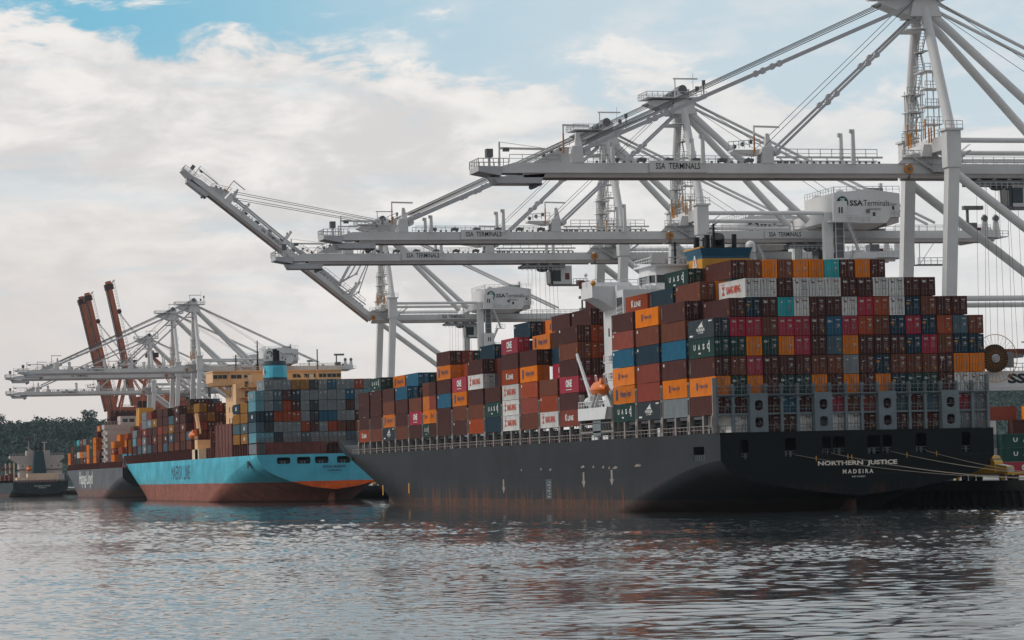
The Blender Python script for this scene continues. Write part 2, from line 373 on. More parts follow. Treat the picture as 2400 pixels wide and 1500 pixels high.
def door_mesh(k, var, side, ch=CH):
    """one door leaf with two locking rods, hinges, gasket and placards; side -1 left, +1 right"""
    b = MB(); m = M['c'+k]; x0, x1 = (-1.05, -0.012) if side < 0 else (0.012, 1.05)
    b.box(x0, x1, 0.045, 0.10, 0.16, ch-0.15, m)
    for j in range(4):                                   # pressed panels
        z0 = 0.26+j*(ch-0.5)/4; b.box(x0+0.06, x1-0.06, 0.025, 0.05, z0, z0+(ch-0.5)/4-0.16, m)
    b.box(x0-0.012, x0, 0.03, 0.09, 0.16, ch-0.15, M['seal'])
    for fx in (0.27, 0.73):
        x = x0+(x1-x0)*fx; b.tube((x, -0.015, 0.1), (x, -0.015, ch-0.06), 0.030, M['rod'], n=5)
        for z in (0.35, 1.2, ch-0.4): b.box(x-0.06, x+0.06, -0.02, 0.03, z-0.03, z+0.03, M['rod'])
        b.box(x-0.02, x+0.28, -0.035, -0.01, 1.02, 1.07, M['rod'])
    rnd = random.Random(hash((k, var, side)) % 99991 if False else ord(k)*31+var*7+side)
    pm = {'W': 'letter', 'Y': 'plac_w', 'O': 'plac_g', 'T': 'plac_w', 'C': 'plac_w'}.get(k, 'plac_w')
    pw = M[pm]
    def pl(x, z, w_, h, mm): b.box(x, x+w_, 0.008, 0.024, z, z+h, mm)
    if side > 0:                                         # number block and weight table
        pl(0.30, ch-0.62, 0.62, 0.13, pw if k != 'O' else M['plac_g'])
        if var % 2: pl(0.52, ch-0.86, 0.30, 0.10, pw)
        for j in range(3+var % 2): pl(0.32+0.04*(j % 2), ch-1.25-0.24*j, 0.36, 0.08, M['plac_g'])
        if var in (0, 3) and k not in 'PG': pl(0.62, 0.5, 0.30, 0.30, M['plac_y'])
        if var in (2, 5): pl(0.60, 1.25, 0.26, 0.34, M['plac_w'])
    else:
        if k in 'GU': pl(-0.95, ch-0.95, 0.42, 0.34, M['plac_w']); pl(-0.40, ch-0.88, 0.16, 0.2, M['plac_w'])
        elif k == 'N': pl(-0.98, ch-1.25, 0.46, 0.30, M['plac_y']); pl(-0.9, ch-0.7, 0.6, 0.10, M['plac_w'])
        elif var in (1, 4): pl(-0.80, ch-0.85, 0.36, 0.22, pw)
        elif var == 5: pl(-0.72, ch-1.1, 0.22, 0.16, pw); pl(-0.35, ch-1.0, 0.14, 0.14, M['plac_w'])
        if rnd.random() < 0.6: pl(-0.86, 0.75, 0.18, 0.30, M['plac_g'])
        if rnd.random() < 0.35: pl(-0.75, 1.25, 0.14, 0.12, M['plac_w'])
        if rnd.random() < 0.25: pl(-0.92, 0.62, 0.24, 0.22, M['plac_y'])
    return b.mesh('door')
def door_text_mesh(kind, ch=CH):
    b = MB()
    if kind == 'tex': add_text(b, 'tex', (-0.55, -0.002, ch-0.62), 0.72, 0.40, M['whitehl'], bold=0.03)
    if kind == 'one': add_text(b, 'ONE', (-0.55, -0.002, ch-0.66), 0.66, 0.30, M['whitehl'], bold=0.03)
    if kind == 'T':
        for x in (-0.85, 0.2): add_text(b, 'T', (x, -0.002, ch-0.55), 0.3, 0.4, M['redletter'], bold=0.04)
    if kind == 'blu':
        for x in (-0.62, 0.45): b.box(x-0.16, x+0.16, 0.005, 0.024, ch-1.25, ch-0.85, M['plac_w'])
    return b.mesh('door_lettering')
def logo_mesh(kind, length=CL, ch=CH):
    """lettering on the long side that looks towards -x; reading direction runs towards -y"""
    b = MB(); x = -CW/2-0.006; yc = length/2; zc = ch*0.52; s = length/CL
    W_ = M['whitehl']
    if kind == 'uasc':
        for i, ch_ in enumerate('UASC'): add_text(b, ch_, (x, yc+(3.1-2.15*i)*s, zc+0.12), 0.95*s, 0.85, W_, '-x', 0.03)
        b.box(x-0.01, x+0.01, yc-4.05*s, yc-3.75*s, zc-0.75, zc+0.95, W_); b.box(x-0.01, x+0.01, yc+0.2*s, yc+1.2*s, zc-0.95, zc-0.72, W_)
    elif kind in ('hl', 'hlsmall'):
        k = 1.0 if kind == 'hl' else 0.62
        yb = yc+3.9*s*k
        b.prism([(yb+0.55*k, zc-0.85*k), (yb-0.55*k, zc-0.85*k), (yb-0.55*k, zc+0.55*k), (yb-0.1, zc+0.95*k), (yb+0.55*k, zc+0.75*k)][::-1], 0, x-0.01, x+0.01, M['navyletter'])
        add_text(b, 'Hapag-Lloyd', (x, yc-1.0*s*k, zc-0.02), 6.2*s*k, 1.15*k, M['navyletter'], '-x', 0.02)
    elif kind == 'kline': 
        add_text(b, 'K', (x, yc+2.1*s, zc+0.05), 1.3*s, 1.15, W_, '-x', 0.03); add_text(b, 'LINE', (x, yc-0.7*s, zc-0.08), 3.6*s, 0.85, W_, '-x', 0.03)
    elif kind == 'ym':
        add_text(b, 'YANG MING', (x, yc-0.6*s, zc), 6.6*s, 1.15, M['redletter'], '-x', 0.03)
        b.prism([(yc+4.6*s, zc+0.65), (yc+3.4*s, zc+0.65), (yc+3.9*s, zc), (yc+3.3*s, zc-0.65), (yc+4.6*s, zc-0.65), (yc+4.0*s, zc)], 0, x-0.01, x+0.01, M['redletter'])
        b.box(x-0.01, x+0.01, yc+3.4*s, yc+4.9*s, ch-0.42, ch-0.34, M['redletter'])
    elif kind == 'one':
        add_text(b, 'ONE', (x, yc, zc+0.15), 3.9*s, 1.35, W_, '-x', 0.05); b.box(x-0.01, x+0.01, yc-1.9*s, yc+1.9*s, zc-0.98, zc-0.86, W_)
    elif kind == 'sail':
        b.prism([(yc+1.3*s, zc+0.15), (yc-1.0*s, zc+1.05), (yc-0.5*s, zc+0.15)], 0, x-0.01, x+0.01, W_)
        b.prism([(yc-0.7*s, zc+0.8), (yc-1.35*s, zc+0.15), (yc-0.65*s, zc+0.15)], 0, x-0.02, x-0.005, W_)
        add_text(b, 'NORASIA', (x, yc, zc-0.18), 3.9*s, 0.5, W_, '-x', 0.03); add_text(b, 'L I N E', (x, yc, zc-0.62), 2.4*s, 0.28, W_, '-x', 0.03)
        b.box(x-0.01, x+0.01, 0.7*s, 2.3*s, ch-0.48, ch-0.28, W_); b.box(x-0.01, x+0.01, length-2.4*s, length-0.8*s, 0.35, 0.6, W_)
    elif kind == 'blueM':
        b.box(x-0.01, x+0.01, yc-2.4*s, yc+2.4*s, zc-0.7, zc+0.75, M['plac_g']); b.box(x-0.02, x, yc-1.9*s, yc+1.9*s, zc+0.05, zc+0.5, M['cC']); b.box(x-0.01, x+0.01, length-1.5, length-0.8, 0.4, ch-0.5, M['plac_w'])
    elif kind == 'mark':                                 # no big name: small number block and one vertical line
        b.box(x-0.01, x+0.01, length-1.25*s, length-0.5*s, ch-0.75, ch-0.35, M['plac_g']); b.box(x-0.01, x+0.01, 0.42*s, 0.6*s, 0.5, 0.95, M['plac_y'])
    elif kind == 'mark2':
        b.box(x-0.01, x+0.01, length-1.3*s, length-0.7*s, ch-0.8, ch-0.4, W_); b.box(x-0.01, x+0.01, 0.42*s, 0.62*s, ch-1.2, ch-0.5, M['plac_g'])
    elif kind == 'mark3':
        b.box(x-0.01, x+0.01, length-0.75*s, length-0.55*s, 0.6, ch-0.5, M['plac_g']); b.box(x-0.01, x+0.01, 0.42*s, 0.6*s, 1.2, 1.8, M['plac_y'])
    elif kind == 'maersk':
        add_text(b, 'MAERSK', (x, yc, zc+0.4), 6.2*s, 0.75, M['letter'], '-x', 0.03); add_text(b, 'SEALAND', (x, yc, zc-0.55), 5.2*s, 0.7, M['letter'], '-x', 0.03)
    return b.mesh('side_lettering')
_mc = {}
def cached(key, fn):
    if key not in _mc: _mc[key] = fn()
    return _mc[key]
LOGOW = {'uasc': 'spaced white letters', 'hl': 'dark lettering', 'hlsmall': 'small dark lettering', 'kline': 'white serif lettering', 'ym': 'red lettering',
         'one': 'big white letters', 'sail': 'a white sail emblem', 'blueM': 'a pale panel', 'maersk': 'black lettering'}
NCONT = 0
def container(k, x, y, z, label, group, logo=None, door=True, dtext=None, var=None, length=CL, ch=CH, rz=0.0, parts=True):
    global NCONT; NCONT += 1
    if var is None: var = random.randrange(6)
    t = thing('shipping_container', label, 'container', (x, y, z), group); t.rotation_euler = (0, 0, rz)
    place(cached(('b', k, length, ch), lambda: body_mesh(k, length, ch)), 'container_body', t)
    if parts:
        if door:
            for s in (-1, 1): place(cached(('d', k, var, s, ch), lambda: door_mesh(k, var, s, ch)), 'door', t)
            if dtext: place(cached(('dt', dtext, ch), lambda: door_text_mesh(dtext, ch)), 'door_lettering', t)
        if logo: place(cached(('l', logo, length, ch), lambda: logo_mesh(logo, length, ch)), 'side_lettering', t)
    return t
ORD = ['first', 'second', 'third', 'fourth', 'fifth', 'sixth', 'seventh', 'eighth', 'ninth', 'tenth', 'eleventh', 'twelfth', 'thirteenth', 'fourteenth', 'fifteenth', 'sixteenth', 'seventeenth']

# ---- ship 1: the near, dark grey one.  stern at y=418, port side x=140
X1, SY, S1Y, PITCH, BAYP = 157.69, 410.02, 411.0, 2.505, 13.64
SX = X1-21.4; LY = SY-S1Y
HT = 2.86
def cx_(c): return SX+0.1+CW/2+c*PITCH
Z0 = 14.5
G1 = 'containers on the near dark grey ship'
# stern wall, columns left to right, tiers from the top of the picture's third row down (T1..T8; '.' = none)
T = {
 1: '..WWMWWWMMWWMM...', 2: '.MNMTWMMWPRWNBMM.', 3: 'NPPBPPMUPRBNPNRSB', 4: 'GGOGOPMSOMMMNPBNN',
 5: 'MBPMMMBBYMNBBBMOO', 6: 'OGOMGGOMOMONGGMWW', 7: 'MMMMUMMPBDMSMSMPY', 8: '.WMMMWYWWMMMMMMYY'}
DT = {(1, 8): 'tex', (1, 9): 'tex', (1, 13): 'tex', (2, 3): 'tex', (3, 6): 'tex', (4, 10): 'tex', (4, 11): 'tex', (5, 3): 'tex', (5, 14): 'tex', (2, 10): None}
SIDE = {3: 'sail', 4: 'uasc', 5: 'mark3', 6: 'hlsmall', 7: None}
for r in range(1, 9):
    zz = Z0+(7-r)*HT if r < 8 else 11.86
    for c, k in enumerate(T[r]):
        if k == '.': continue
        dt = DT.get((r, c)) or {'P': 'one', 'W': 'T'}.get(k)
        kk = 'A' if (r, c) == (3, 0) else k
        lg = SIDE.get(r) if c == 0 else ('ym' if (r, c) == (1, 2) else 'mark' if (r, c) == (2, 1) else None)
        n_up = 8-r
        lab = f"{CC[kk][0]} container in the stern wall, {ORD[c]} column from left, {ORD[n_up] if n_up else 'lowest'} tier{' up' if n_up else ''}"
        hh = CH if r < 8 else 2.59
        container(kk, cx_(c), SY+3.0+random.uniform(-0.03, 0.03), zz, lab, G1, lg, True, dt, ch=hh)
# bays, side stacks; aft bays 15-17 then forward bays 14..1.  (column, tiers bottom-up, logos, tier to start from)
def bay_y(n): return SY+3.0+BAYP*(18-n) if n >= 15 else SY+77+BAYP*(14-n)
LG = {'u': 'uasc', 'h': 'hl', 'i': 'hlsmall', 'k': 'kline', 'y': 'ym', 'o': 'one', 's': 'sail', 'm': 'mark', 'n': 'mark2', 'v': 'mark3', '-': None}
BAYS = {   # bay: [ (column, first tier, colours, logos) ... ]
 17: [(0, 0, 'YOMUBM', '-in--v'), (1, 5, 'MB', '-m'), (2, 5, 'MO', '--')],
 16: [(0, 0, 'ADDNBO', 's-nnni'), (1, 6, 'N', 'v'), (2, 6, 'MG', '-u'), (3, 7, 'B', '-')],
 15: [(0, 0, 'GOOUDM', 'uhinnv'), (1, 5, 'MR', '-k')],
 14: [(0, 0, 'DMPMBM', 'k-o-vn'), (1, 2, 'PMRRM', '----n'), (2, 3, 'TSMRM', '-----'), (3, 4, 'MMMM'[:2], '--')],
 13: [(0, 0, 'WRB', 'yn-'), (1, 3, 'P', 'o'), (1, 4, 'NMM', '---'), (2, 4, 'MP', '--')],
 12: [(0, 0, 'BDROM', '--nh-'), (1, 5, 'O', 'h'), (2, 6, 'O', 'i'), (2, 4, 'PP', '--'), (1, 4, 'M', '-')],
 11: [(0, 0, 'WWWRMP', 'yyyk-o'), (1, 6, 'N', 'n'), (2, 6, 'R', '-')],
 10: [(0, 0, 'NGM', '-u-'), (1, 3, 'MM', '--'), (2, 4, 'MU', '--')],
 9: [(0, 0, 'RBMWM', 'n--ym'), (1, 3, 'YR', '--'), (1, 5, 'N', 'n'), (2, 4, 'R', '-')],
 8: [(0, 0, 'MBOP', 'n-ho'), (1, 3, 'MR', '--')],
 7: [(0, 0, 'MMUMOM', '--n-hv'), (1, 3, 'BOD', '---'), (2, 3, 'BOG', '---')],
 6: None,
 5: [(0, 0, 'MPB', '-o-')],
 4: [(0, 0, 'BMMU', '---n'), (1, 3, 'NU', '-n'), (2, 3, 'BG', '--'), (3, 3, 'RN', '--')],
 3: [(0, 0, 'AOBM', 'sh--'), (1, 4, 'O', 'h'), (2, 4, 'O', '-')],
 2: [(0, 0, 'BMMMG', '---mu'), (1, 4, 'G', '-')],
 1: [(0, 0, 'RMMM', 'kv--'), ],
}
for b_ in range(17, 0, -1):
    rows = BAYS[b_]; y = bay_y(b_)
    where = f"{ORD[b_-14] if b_ >= 15 else ORD[14-b_]} side stack {'forward of the white bridge' if b_ < 15 else 'counting aft of the bridge'}"
    if b_ >= 15: where = {17: 'second side stack from the stern', 16: 'third side stack from the stern', 15: 'side stack just aft of the bridge'}[b_]
    if rows is None:                                     # two short boxes end to end
        for j, (cs, ls) in enumerate((('MODM', '-iv-'), ('GOOB', 'uiv-'))):
            for tI, (k, lg) in enumerate(zip(cs, ls)):
                lab = f"short {CC[k][0]} container, {'aft' if j == 0 else 'forward'} half of {where.replace('side ', '')}, {ORD[tI]} tier"
                container(k, cx_(0), y+j*6.13, Z0+tI*HT, lab, G1, LG[lg], True, length=6.06)
        continue
    for (c, t0, cs, ls) in rows:
        for j, k in enumerate(cs):
            tI = t0+j; lg = LG[ls[j]] if j < len(ls) else None
            col_w = '' if c == 0 else {1: 'one row inboard, ', 2: 'two rows inboard, ', 3: 'three rows inboard, '}[c]
            lab = f"{CC[k][0]} container, {where}, {col_w}{ORD[tI]} tier"
            container(k, cx_(c), y, Z0+tI*(2.93 if b_ >= 15 else HT), lab, G1, lg, True, {'P': 'one', 'W': 'T'}.get(k), ch=2.86 if b_ >= 15 else CH)
for c, k in enumerate('MBOBOOTMOM'):                      # top row seen over the stern wall
    lab = f"{CC[k][0]} container in the topmost row, {ORD[c]} from left above the stern wall"
    container(k, cx_(c+3), bay_y(17), Z0+7*HT+0.85, lab, G1, 'mark' if c == 0 else None, True, 'tex' if c == 7 else None)
    k2 = 'GBMOMMOMOM'[c]; container(k2, cx_(c+3), bay_y(17), Z0+6*HT+0.85, f"{CC[k2][0]} container mostly hidden under the topmost row, {ORD[c]} from left", G1, None, True)
# ---- containers standing ashore behind the truck
_sx = atY(2343, 1060, 560)[0]-253
for k, X, Y, t_, lg in [('P', 253, 575, 0, 'one'), ('G', 253, 575, 1, 'uasc'), ('G', 253, 575, 2, 'uasc'), ('M', 255.5, 575, 3, None), ('O', 258.6, 575, 4, 'hlsmall'),
                       ('Y', 242.6, 578, 0, None), ('W', 242.6, 578, 1, None), ('Y', 242.6, 578, 2, 'maersk'), ('W', 241.0, 578, 3, 'maersk'), ('D', 245.6, 578, 4, None)]:
    lab = f"{CC[k][0]} container on the quay behind the yellow truck, {'right' if Y == 575 else 'left'} pile, {ORD[t_]} tier"
    c_ = container(k, X+12.19+_sx, Y-15, 3.75+2.83*t_, lab, 'containers piled on the quay', lg, False, rz=math.pi/2)
print('containers so far', NCONT)

# ---------------------------------------------------------------- ships
def hull_parts(parent, X0, Y0, Lh, B, D, zt, mside, mtrans, Lw0=8, Lw1=40, y_full_w=0.58, y_full_d=0.82, sheer=4.2, sheer_at=0.82, rake=14, holes=(), side_hole=None, bow_over=0.0, extra_levels=()):
    """a ship's hull as a lofted shell: flat transom, undercut run aft, flared bow with a raised bulwark; transom has real openings"""
    hb = B/2; ns = 15
    ys = [0, 2, 4, 7.6, 10, 12.8, 17, 22, 28, 35, 44, 55, 70, 95, 130, 170]
    ys = [y for y in ys if y < 0.5*Lh] + [Lh*t for t in np.linspace(0.52, 1.0, 34)]
    def deckz(y):
        t = (y/Lh-sheer_at)/0.05; t = max(0, min(1, t)); return D+sheer*(t*t*(3-2*t))*(0.75+0.25*max(0, (y/Lh-sheer_at)/(1-sheer_at)))
    def hbr(y, z):
        f = max(0.0, min(1.15, z/D)); yf = Lh*(y_full_w+(y_full_d-y_full_w)*f**1.1); ye = Lh-rake*(1-f)**0.8*1.0 if f < 1 else Lh+rake*0.25*(f-1)
        if y <= yf: return hb
        t = min(1.0, (y-yf)/(ye-yf)); return max(0.02, hb*(1-t**(1.75+0.6*f)))
    def zlow(s, y):
        L_ = Lw0+Lw1*s**1.5; return max(-2.5, zt(s)*(1-(y/L_)**1.5)) if zt(s) > 0 else -2.5
    secs = []
    for y in ys:
        z1 = zlow(1, y); dz = deckz(y); row = []
        for i in range(ns):
            s = i/(ns-1); zz = zlow(s, y); row.append((hbr(y, zz)*s if y > 0.5*Lh else hb*s*(1.0), zz))
        zs = ([z1+(7.75-z1)*k/5 for k in range(1, 5)]+[max(7.75, z1+0.01), max(9.9, z1+0.02), (9.9+dz)/2, dz]) if zt(1) < 7.76 else [z1+(dz-z1)*k/8 for k in range(1, 9)]
        for z_ in zs: row.append((hbr(y, z_), z_))
        secs.append(row)
    nr = len(secs[0]); b = MB()
    for sg in (-1, 1):
        vs = [(sg*p[0], y, p[1]) for y, row in zip(ys, secs) for p in row]; fs = []
        for i in range(len(ys)-1):
            for j in range(nr-1):
                if side_hole and sg == -1 and ys[i] == 7.6 and ys[i+1] in (10, 12.8) and j == ns+4: continue
                if side_hole and sg == -1 and ys[i] == 10 and j == ns+4: continue
                f = (i*nr+j, (i+1)*nr+j, (i+1)*nr+j+1, i*nr+j+1)
                fs.append(f if sg == -1 else f[::-1])
        b.add(vs, fs, mside)
    # deck
    vs = []; fs = []
    for y, row in zip(ys, secs): vs += [(-row[-1][0]+0.05, y, row[-1][1]-(0.0 if y < sheer_at*Lh else 1.2)), (row[-1][0]-0.05, y, row[-1][1]-(0.0 if y < sheer_at*Lh else 1.2))]
    for i in range(len(ys)-1): fs.append((2*i, 2*i+1, 2*i+3, 2*i+2))
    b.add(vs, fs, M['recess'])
    h = b.build('hull', parent, smooth=False)
    for p in h.data.polygons: p.use_smooth = True
    # transom with holes
    bm = bmesh.new(); row = secs[0]
    loop = [(-p[0], p[1]) for p in row[::-1]]+[(p[0], p[1]) for p in row[1:]]
    edges = []
    def addloop(pts):
        vv = [bm.verts.new((x, 0, z)) for x, z in pts]
        for i in range(len(vv)): edges.append(bm.edges.new((vv[i], vv[(i+1) % len(vv)])))
    addloop(loop)
    hl = []
    for (x0, x1, z0, z1, rr) in holes:
        pts = []
        for cxx, czz, a0 in ((x1-rr, z1-rr, 0), (x0+rr, z1-rr, 90), (x0+rr, z0+rr, 180), (x1-rr, z0+rr, 270)):
            for k in range(4): a = R(a0+30*k); pts.append((cxx+rr*math.cos(a), czz+rr*math.sin(a)))
        addloop(pts); hl.append(pts)
    bmesh.ops.triangle_fill(bm, use_beauty=True, use_dissolve=False, edges=edges, normal=(0, -1, 0))
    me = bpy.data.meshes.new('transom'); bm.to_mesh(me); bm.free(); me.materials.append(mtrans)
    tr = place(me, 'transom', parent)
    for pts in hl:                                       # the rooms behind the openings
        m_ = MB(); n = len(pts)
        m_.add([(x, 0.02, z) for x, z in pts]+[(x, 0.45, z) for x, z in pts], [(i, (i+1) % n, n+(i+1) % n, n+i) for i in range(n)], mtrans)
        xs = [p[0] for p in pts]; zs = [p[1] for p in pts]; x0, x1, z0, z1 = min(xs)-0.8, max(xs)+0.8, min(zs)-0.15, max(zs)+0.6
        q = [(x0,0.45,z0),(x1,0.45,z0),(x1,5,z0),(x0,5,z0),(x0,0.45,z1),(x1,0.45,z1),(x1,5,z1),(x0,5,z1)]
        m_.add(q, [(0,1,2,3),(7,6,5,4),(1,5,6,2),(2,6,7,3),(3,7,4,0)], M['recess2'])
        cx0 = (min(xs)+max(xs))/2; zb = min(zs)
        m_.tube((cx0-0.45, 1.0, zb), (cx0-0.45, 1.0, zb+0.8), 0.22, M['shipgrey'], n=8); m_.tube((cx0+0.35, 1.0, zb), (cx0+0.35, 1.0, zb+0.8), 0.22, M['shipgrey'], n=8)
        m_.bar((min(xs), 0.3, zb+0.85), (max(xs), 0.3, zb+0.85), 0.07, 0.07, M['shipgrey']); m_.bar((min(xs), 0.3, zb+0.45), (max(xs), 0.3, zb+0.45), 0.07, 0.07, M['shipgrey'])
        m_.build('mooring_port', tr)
    if side_hole:
        m_ = MB(); x = -hb
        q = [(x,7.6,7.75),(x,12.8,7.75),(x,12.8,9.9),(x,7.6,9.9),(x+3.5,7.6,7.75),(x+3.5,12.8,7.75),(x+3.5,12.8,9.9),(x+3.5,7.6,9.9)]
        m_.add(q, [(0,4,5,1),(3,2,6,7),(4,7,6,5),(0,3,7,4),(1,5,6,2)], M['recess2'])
        for i in range(5): m_.box(x+0.1, x+0.5, 8.0+i*1.1, 8.2+i*1.1, 7.75, 8.7, M['shipgrey'])
        m_.build('side_mooring_port', h)
    return h, tr
def interp(xs, ys_):
    return lambda s: float(np.interp(s, xs, ys_))

# ================= ship 1: dark grey container ship =================
S1 = thing('container_ship', 'large dark grey container ship in front, stern towards the camera, stacked with maroon containers', 'container ship', (X1, S1Y, 0), 'container ships moored at the quay')
zt1 = interp([0, .3, .5, .7, .82, .9, .95, .985, 1.0], [2.2, 2.9, 3.5, 4.3, 4.95, 5.6, 6.3, 7.2, 7.74])
def tx(px, py=1050): # transom opening edges measured as angles -> ship x
    return atY(px, py, S1Y)[0]-X1
def tz(px, py): return atY(px, py, S1Y)[1]
HO = []
for (a, b_, c, d) in ((410, 465, 392, 530), (718, 798, 378, 512), (982, 1045, 370, 498), (1057, 1143, 366, 492), (1300, 1392, 358, 490), (1407, 1473, 355, 485), (1640, 1716, 346, 480), (1963, 2024, 336, 475)):
    p0, p1 = 1600+a/3, 1600+b_/3; HO.append((tx(p0), tx(p1), tz((p0+p1)/2, 900+d/3), tz((p0+p1)/2, 900+c/3), 0.3))
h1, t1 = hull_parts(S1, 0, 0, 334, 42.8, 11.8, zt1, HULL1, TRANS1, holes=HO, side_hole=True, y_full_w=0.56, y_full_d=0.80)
nm = MB(); xn = lambda px: tx(1600+px/3)
def tline(b, body, x0, x1, y0, y1, m, bold):
    p0, p1 = 1600+x0/3, 1600+x1/3; za = tz((p0+p1)/2, 900+y0/3); zb_ = tz((p0+p1)/2, 900+y1/3)
    add_text(b, body, ((tx(p0, 900+y0/3)+tx(p1, 900+y0/3))/2, -0.03, (za+zb_)/2), tx(p1)-tx(p0), za-zb_, m, bold=bold)
tline(nm, 'NORTHERN  JUSTICE', 950, 1508, 536, 577, M['worn_letter'], 0.035)
tline(nm, 'M A D E I R A', 1125, 1340, 598, 628, M['worn_letter'], 0.035)
tline(nm, 'IMO 9450351', 1190, 1283, 644, 655, M['whitehl'], 0.02)
nm.build('stern_name', t1)
rd = MB(); rd.prism([(2.5, -2.5), (8.0, -2.5), (8.0, 1.9), (3.4, 2.2), (2.9, 1.6)], 0, -0.45, 0.45, HULL1); rd.box(-0.7, 0.7, 3.2, 9, 1.5, 3.2, HULL1)
rd.build('rudder', S1)
def sidey(px): return atX(px, 1110, SX)[0]-S1Y
for px, zz in ((1180, 4.6), (1368, 5.6), (1434, 5.9)):
    y = sidey(px); m_ = MB(); m_.prism([(y-0.5, zz+0.9), (y-0.5, zz-0.6), (y-1.2, zz-0.6), (y, zz-1.7), (y+1.2, zz-0.6), (y+0.5, zz-0.6), (y+0.5, zz+0.9)], 0, -21.44, -21.41, M['plac_g']); m_.build('tug_mark', h1)
for px, zz in ((897, 4.0), (958, 4.4)):
    y = sidey(px); m_ = MB(); m_.box(-21.44, -21.41, y-0.5, y+0.5, zz-1.6, zz+0.6, M['plac_y']); m_.build('tug_mark', h1)
y = sidey(1286); m_ = MB(); m_.box(-21.44, -21.405, y-2.0, y+2.0, 1.9, 5.4, M['funnel_band']); dm = m_.build('draught_panel', h1)
for k in range(6): m_ = MB(); m_.box(-21.46, -21.43, y-1.2, y+1.0-(k % 2)*1.1, 2.2+k*0.52, 2.42+k*0.52, M['plac_g']); m_.build('draught_figure', dm)
rnd2 = random.Random(4)
for px in (1222, 1268, 1290, 1366, 1391, 1414, 1428, 1442, 1493, 1500):   # small bare patches where fenders have rubbed
    y = sidey(px); zz = 7.2+rnd2.uniform(-0.2, 0.2); m_ = MB(); w_ = rnd2.uniform(0.3, 1.6); m_.prism([(y-w_, zz), (y-w_*0.3, zz+0.35), (y+w_*0.5, zz+0.12), (y+w_, zz-0.1), (y, zz-0.14)], 0, -21.43, -21.405, M['plac_g']); m_.build('scrape', h1)
# side pillars, coaming and rails along the deck edge
DZ = 11.8
pm = MB()
def pillar_mesh(zb, z1, wide):
    b = MB(); g = M['shipbeige']; w2 = 0.48
    if wide:                                             # slotted pillar between bays, flared foot
        for s in (-1, 1): b.box(-0.35, 0.35, s*w2-(0.16 if s > 0 else 0), s*w2+(0.16 if s < 0 else 0), zb+2.6, z1, g)
        for z in (zb+2.6, (zb+2.6+z1)/2, z1-0.3): b.box(-0.34, 0.34, -w2+0.16, w2-0.16, z, z+0.34, g)
        b.prism([(-0.75, zb+2.6), (-0.55, zb+1.9), (-0.55, zb), (0.55, zb), (0.55, zb+1.9), (0.75, zb+2.6)][::-1], 0, -0.40, -0.15, g)
        b.box(-0.42, -0.402, -0.16, 0.16, zb+0.5, zb+1.9, M['recess2'])
        b.box(-0.15, 0.30, -0.5, 0.5, zb, zb+2.6, g)
    else:
        b.box(-0.35, 0.35, -0.36, 0.36, zb, zb+2.62, g)
    return b.mesh('lashing_pillar')
pw_, pn_ = pillar_mesh(DZ, 19.6, True), pillar_mesh(DZ, 0, False)
gaps = [_g+LY for _g in [bay_y(n)-SY-0.72 for n in range(18, 14, -1)][1:]+[bay_y(15)-SY+CL+0.75, bay_y(14)-SY-0.8]+[bay_y(n)-SY-0.72 for n in range(13, 0, -1)]+[bay_y(1)-SY+CL+0.7]]
for y in gaps: place(pw_, 'lashing_pillar', S1, (-20.95, y, 0))
for n in range(18, 0, -1): place(pn_, 'lashing_post', S1, (-20.95, bay_y(n)-SY+LY+CL/2, 0))
co = MB()
for (ya, yb) in ((3.3, 56.5), (77, 268)):
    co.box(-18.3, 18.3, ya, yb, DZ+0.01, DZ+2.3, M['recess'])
    k = int((yb-ya)/3.4)
    for i in range(k+1):
        y = ya+(yb-ya)*i/k; co.box(-18.6, -18.29, y-0.15, y+0.15, DZ+0.01, DZ+2.2, M['shipgrey'])
    for z_ in (0.9, 1.7): co.box(-18.5, -18.28, ya, yb, DZ+z_, DZ+z_+0.15, M['shipgrey'])
co.build('hatch_coaming', S1)
lr = MB(); lr.railing((-21.2, 1, DZ), (-21.2, 274, DZ), M['shipbeige'], 1.1, 1.7, 0.05)
lr.build('deck_railing', S1)
for y in range(6, 265, 9):
    if 56 < y < 76: continue
    q = MB(); q.box(-20.3, -19.4, y, y+0.9+random.random(), DZ, DZ+0.8+random.random(), random.choice([M['recess2'], M['shipgrey'], M['oxide'], M['shipbeige'], M['white']]))
    q.tube((-20.0, y+2, DZ), (-20.0, y+2, DZ+0.9), 0.35, M['recess2'], n=8); q.build('deck_fitting', S1)
# stern lashing bridge
lb = MB(); g = M['shipgrey']
xe = [0.1-21.4+c*PITCH-0.03 for c in range(18)]
panels = (2, 6, 10, 14)
def arch(b, x0, x1, z1, z0): # a bay frame with haunched top corners
    b.box(x0, x1, 1.45, 1.75, z1-0.32, z1, g)
    for s, xx in ((1, x0), (-1, x1)): b.prism([(xx, z1-0.32), (xx+s*0.45, z1-0.32), (xx, z1-0.85)] if s > 0 else [(xx, z1-0.32), (xx, z1-0.85), (xx+s*0.45, z1-0.32)], 1, 1.5, 1.7, g)
for c in range(17):
    x0, x1 = xe[c]+0.2, xe[c+1]-0.2
    if c in panels: continue
    b = MB(); arch(b, x0, x1, 17.35, 14.6); b.box(x0, x1, 1.45, 1.75, 14.35, 14.62, g)
    b.railing((x0, 1.4, 14.62), (x1, 1.4, 14.62), g, 1.0, 1.2, 0.035); b.railing((x0, 1.4, DZ), (x1, 1.4, DZ), g, 1.0, 1.2, 0.035)
    b.build('lashing_frame', S1)
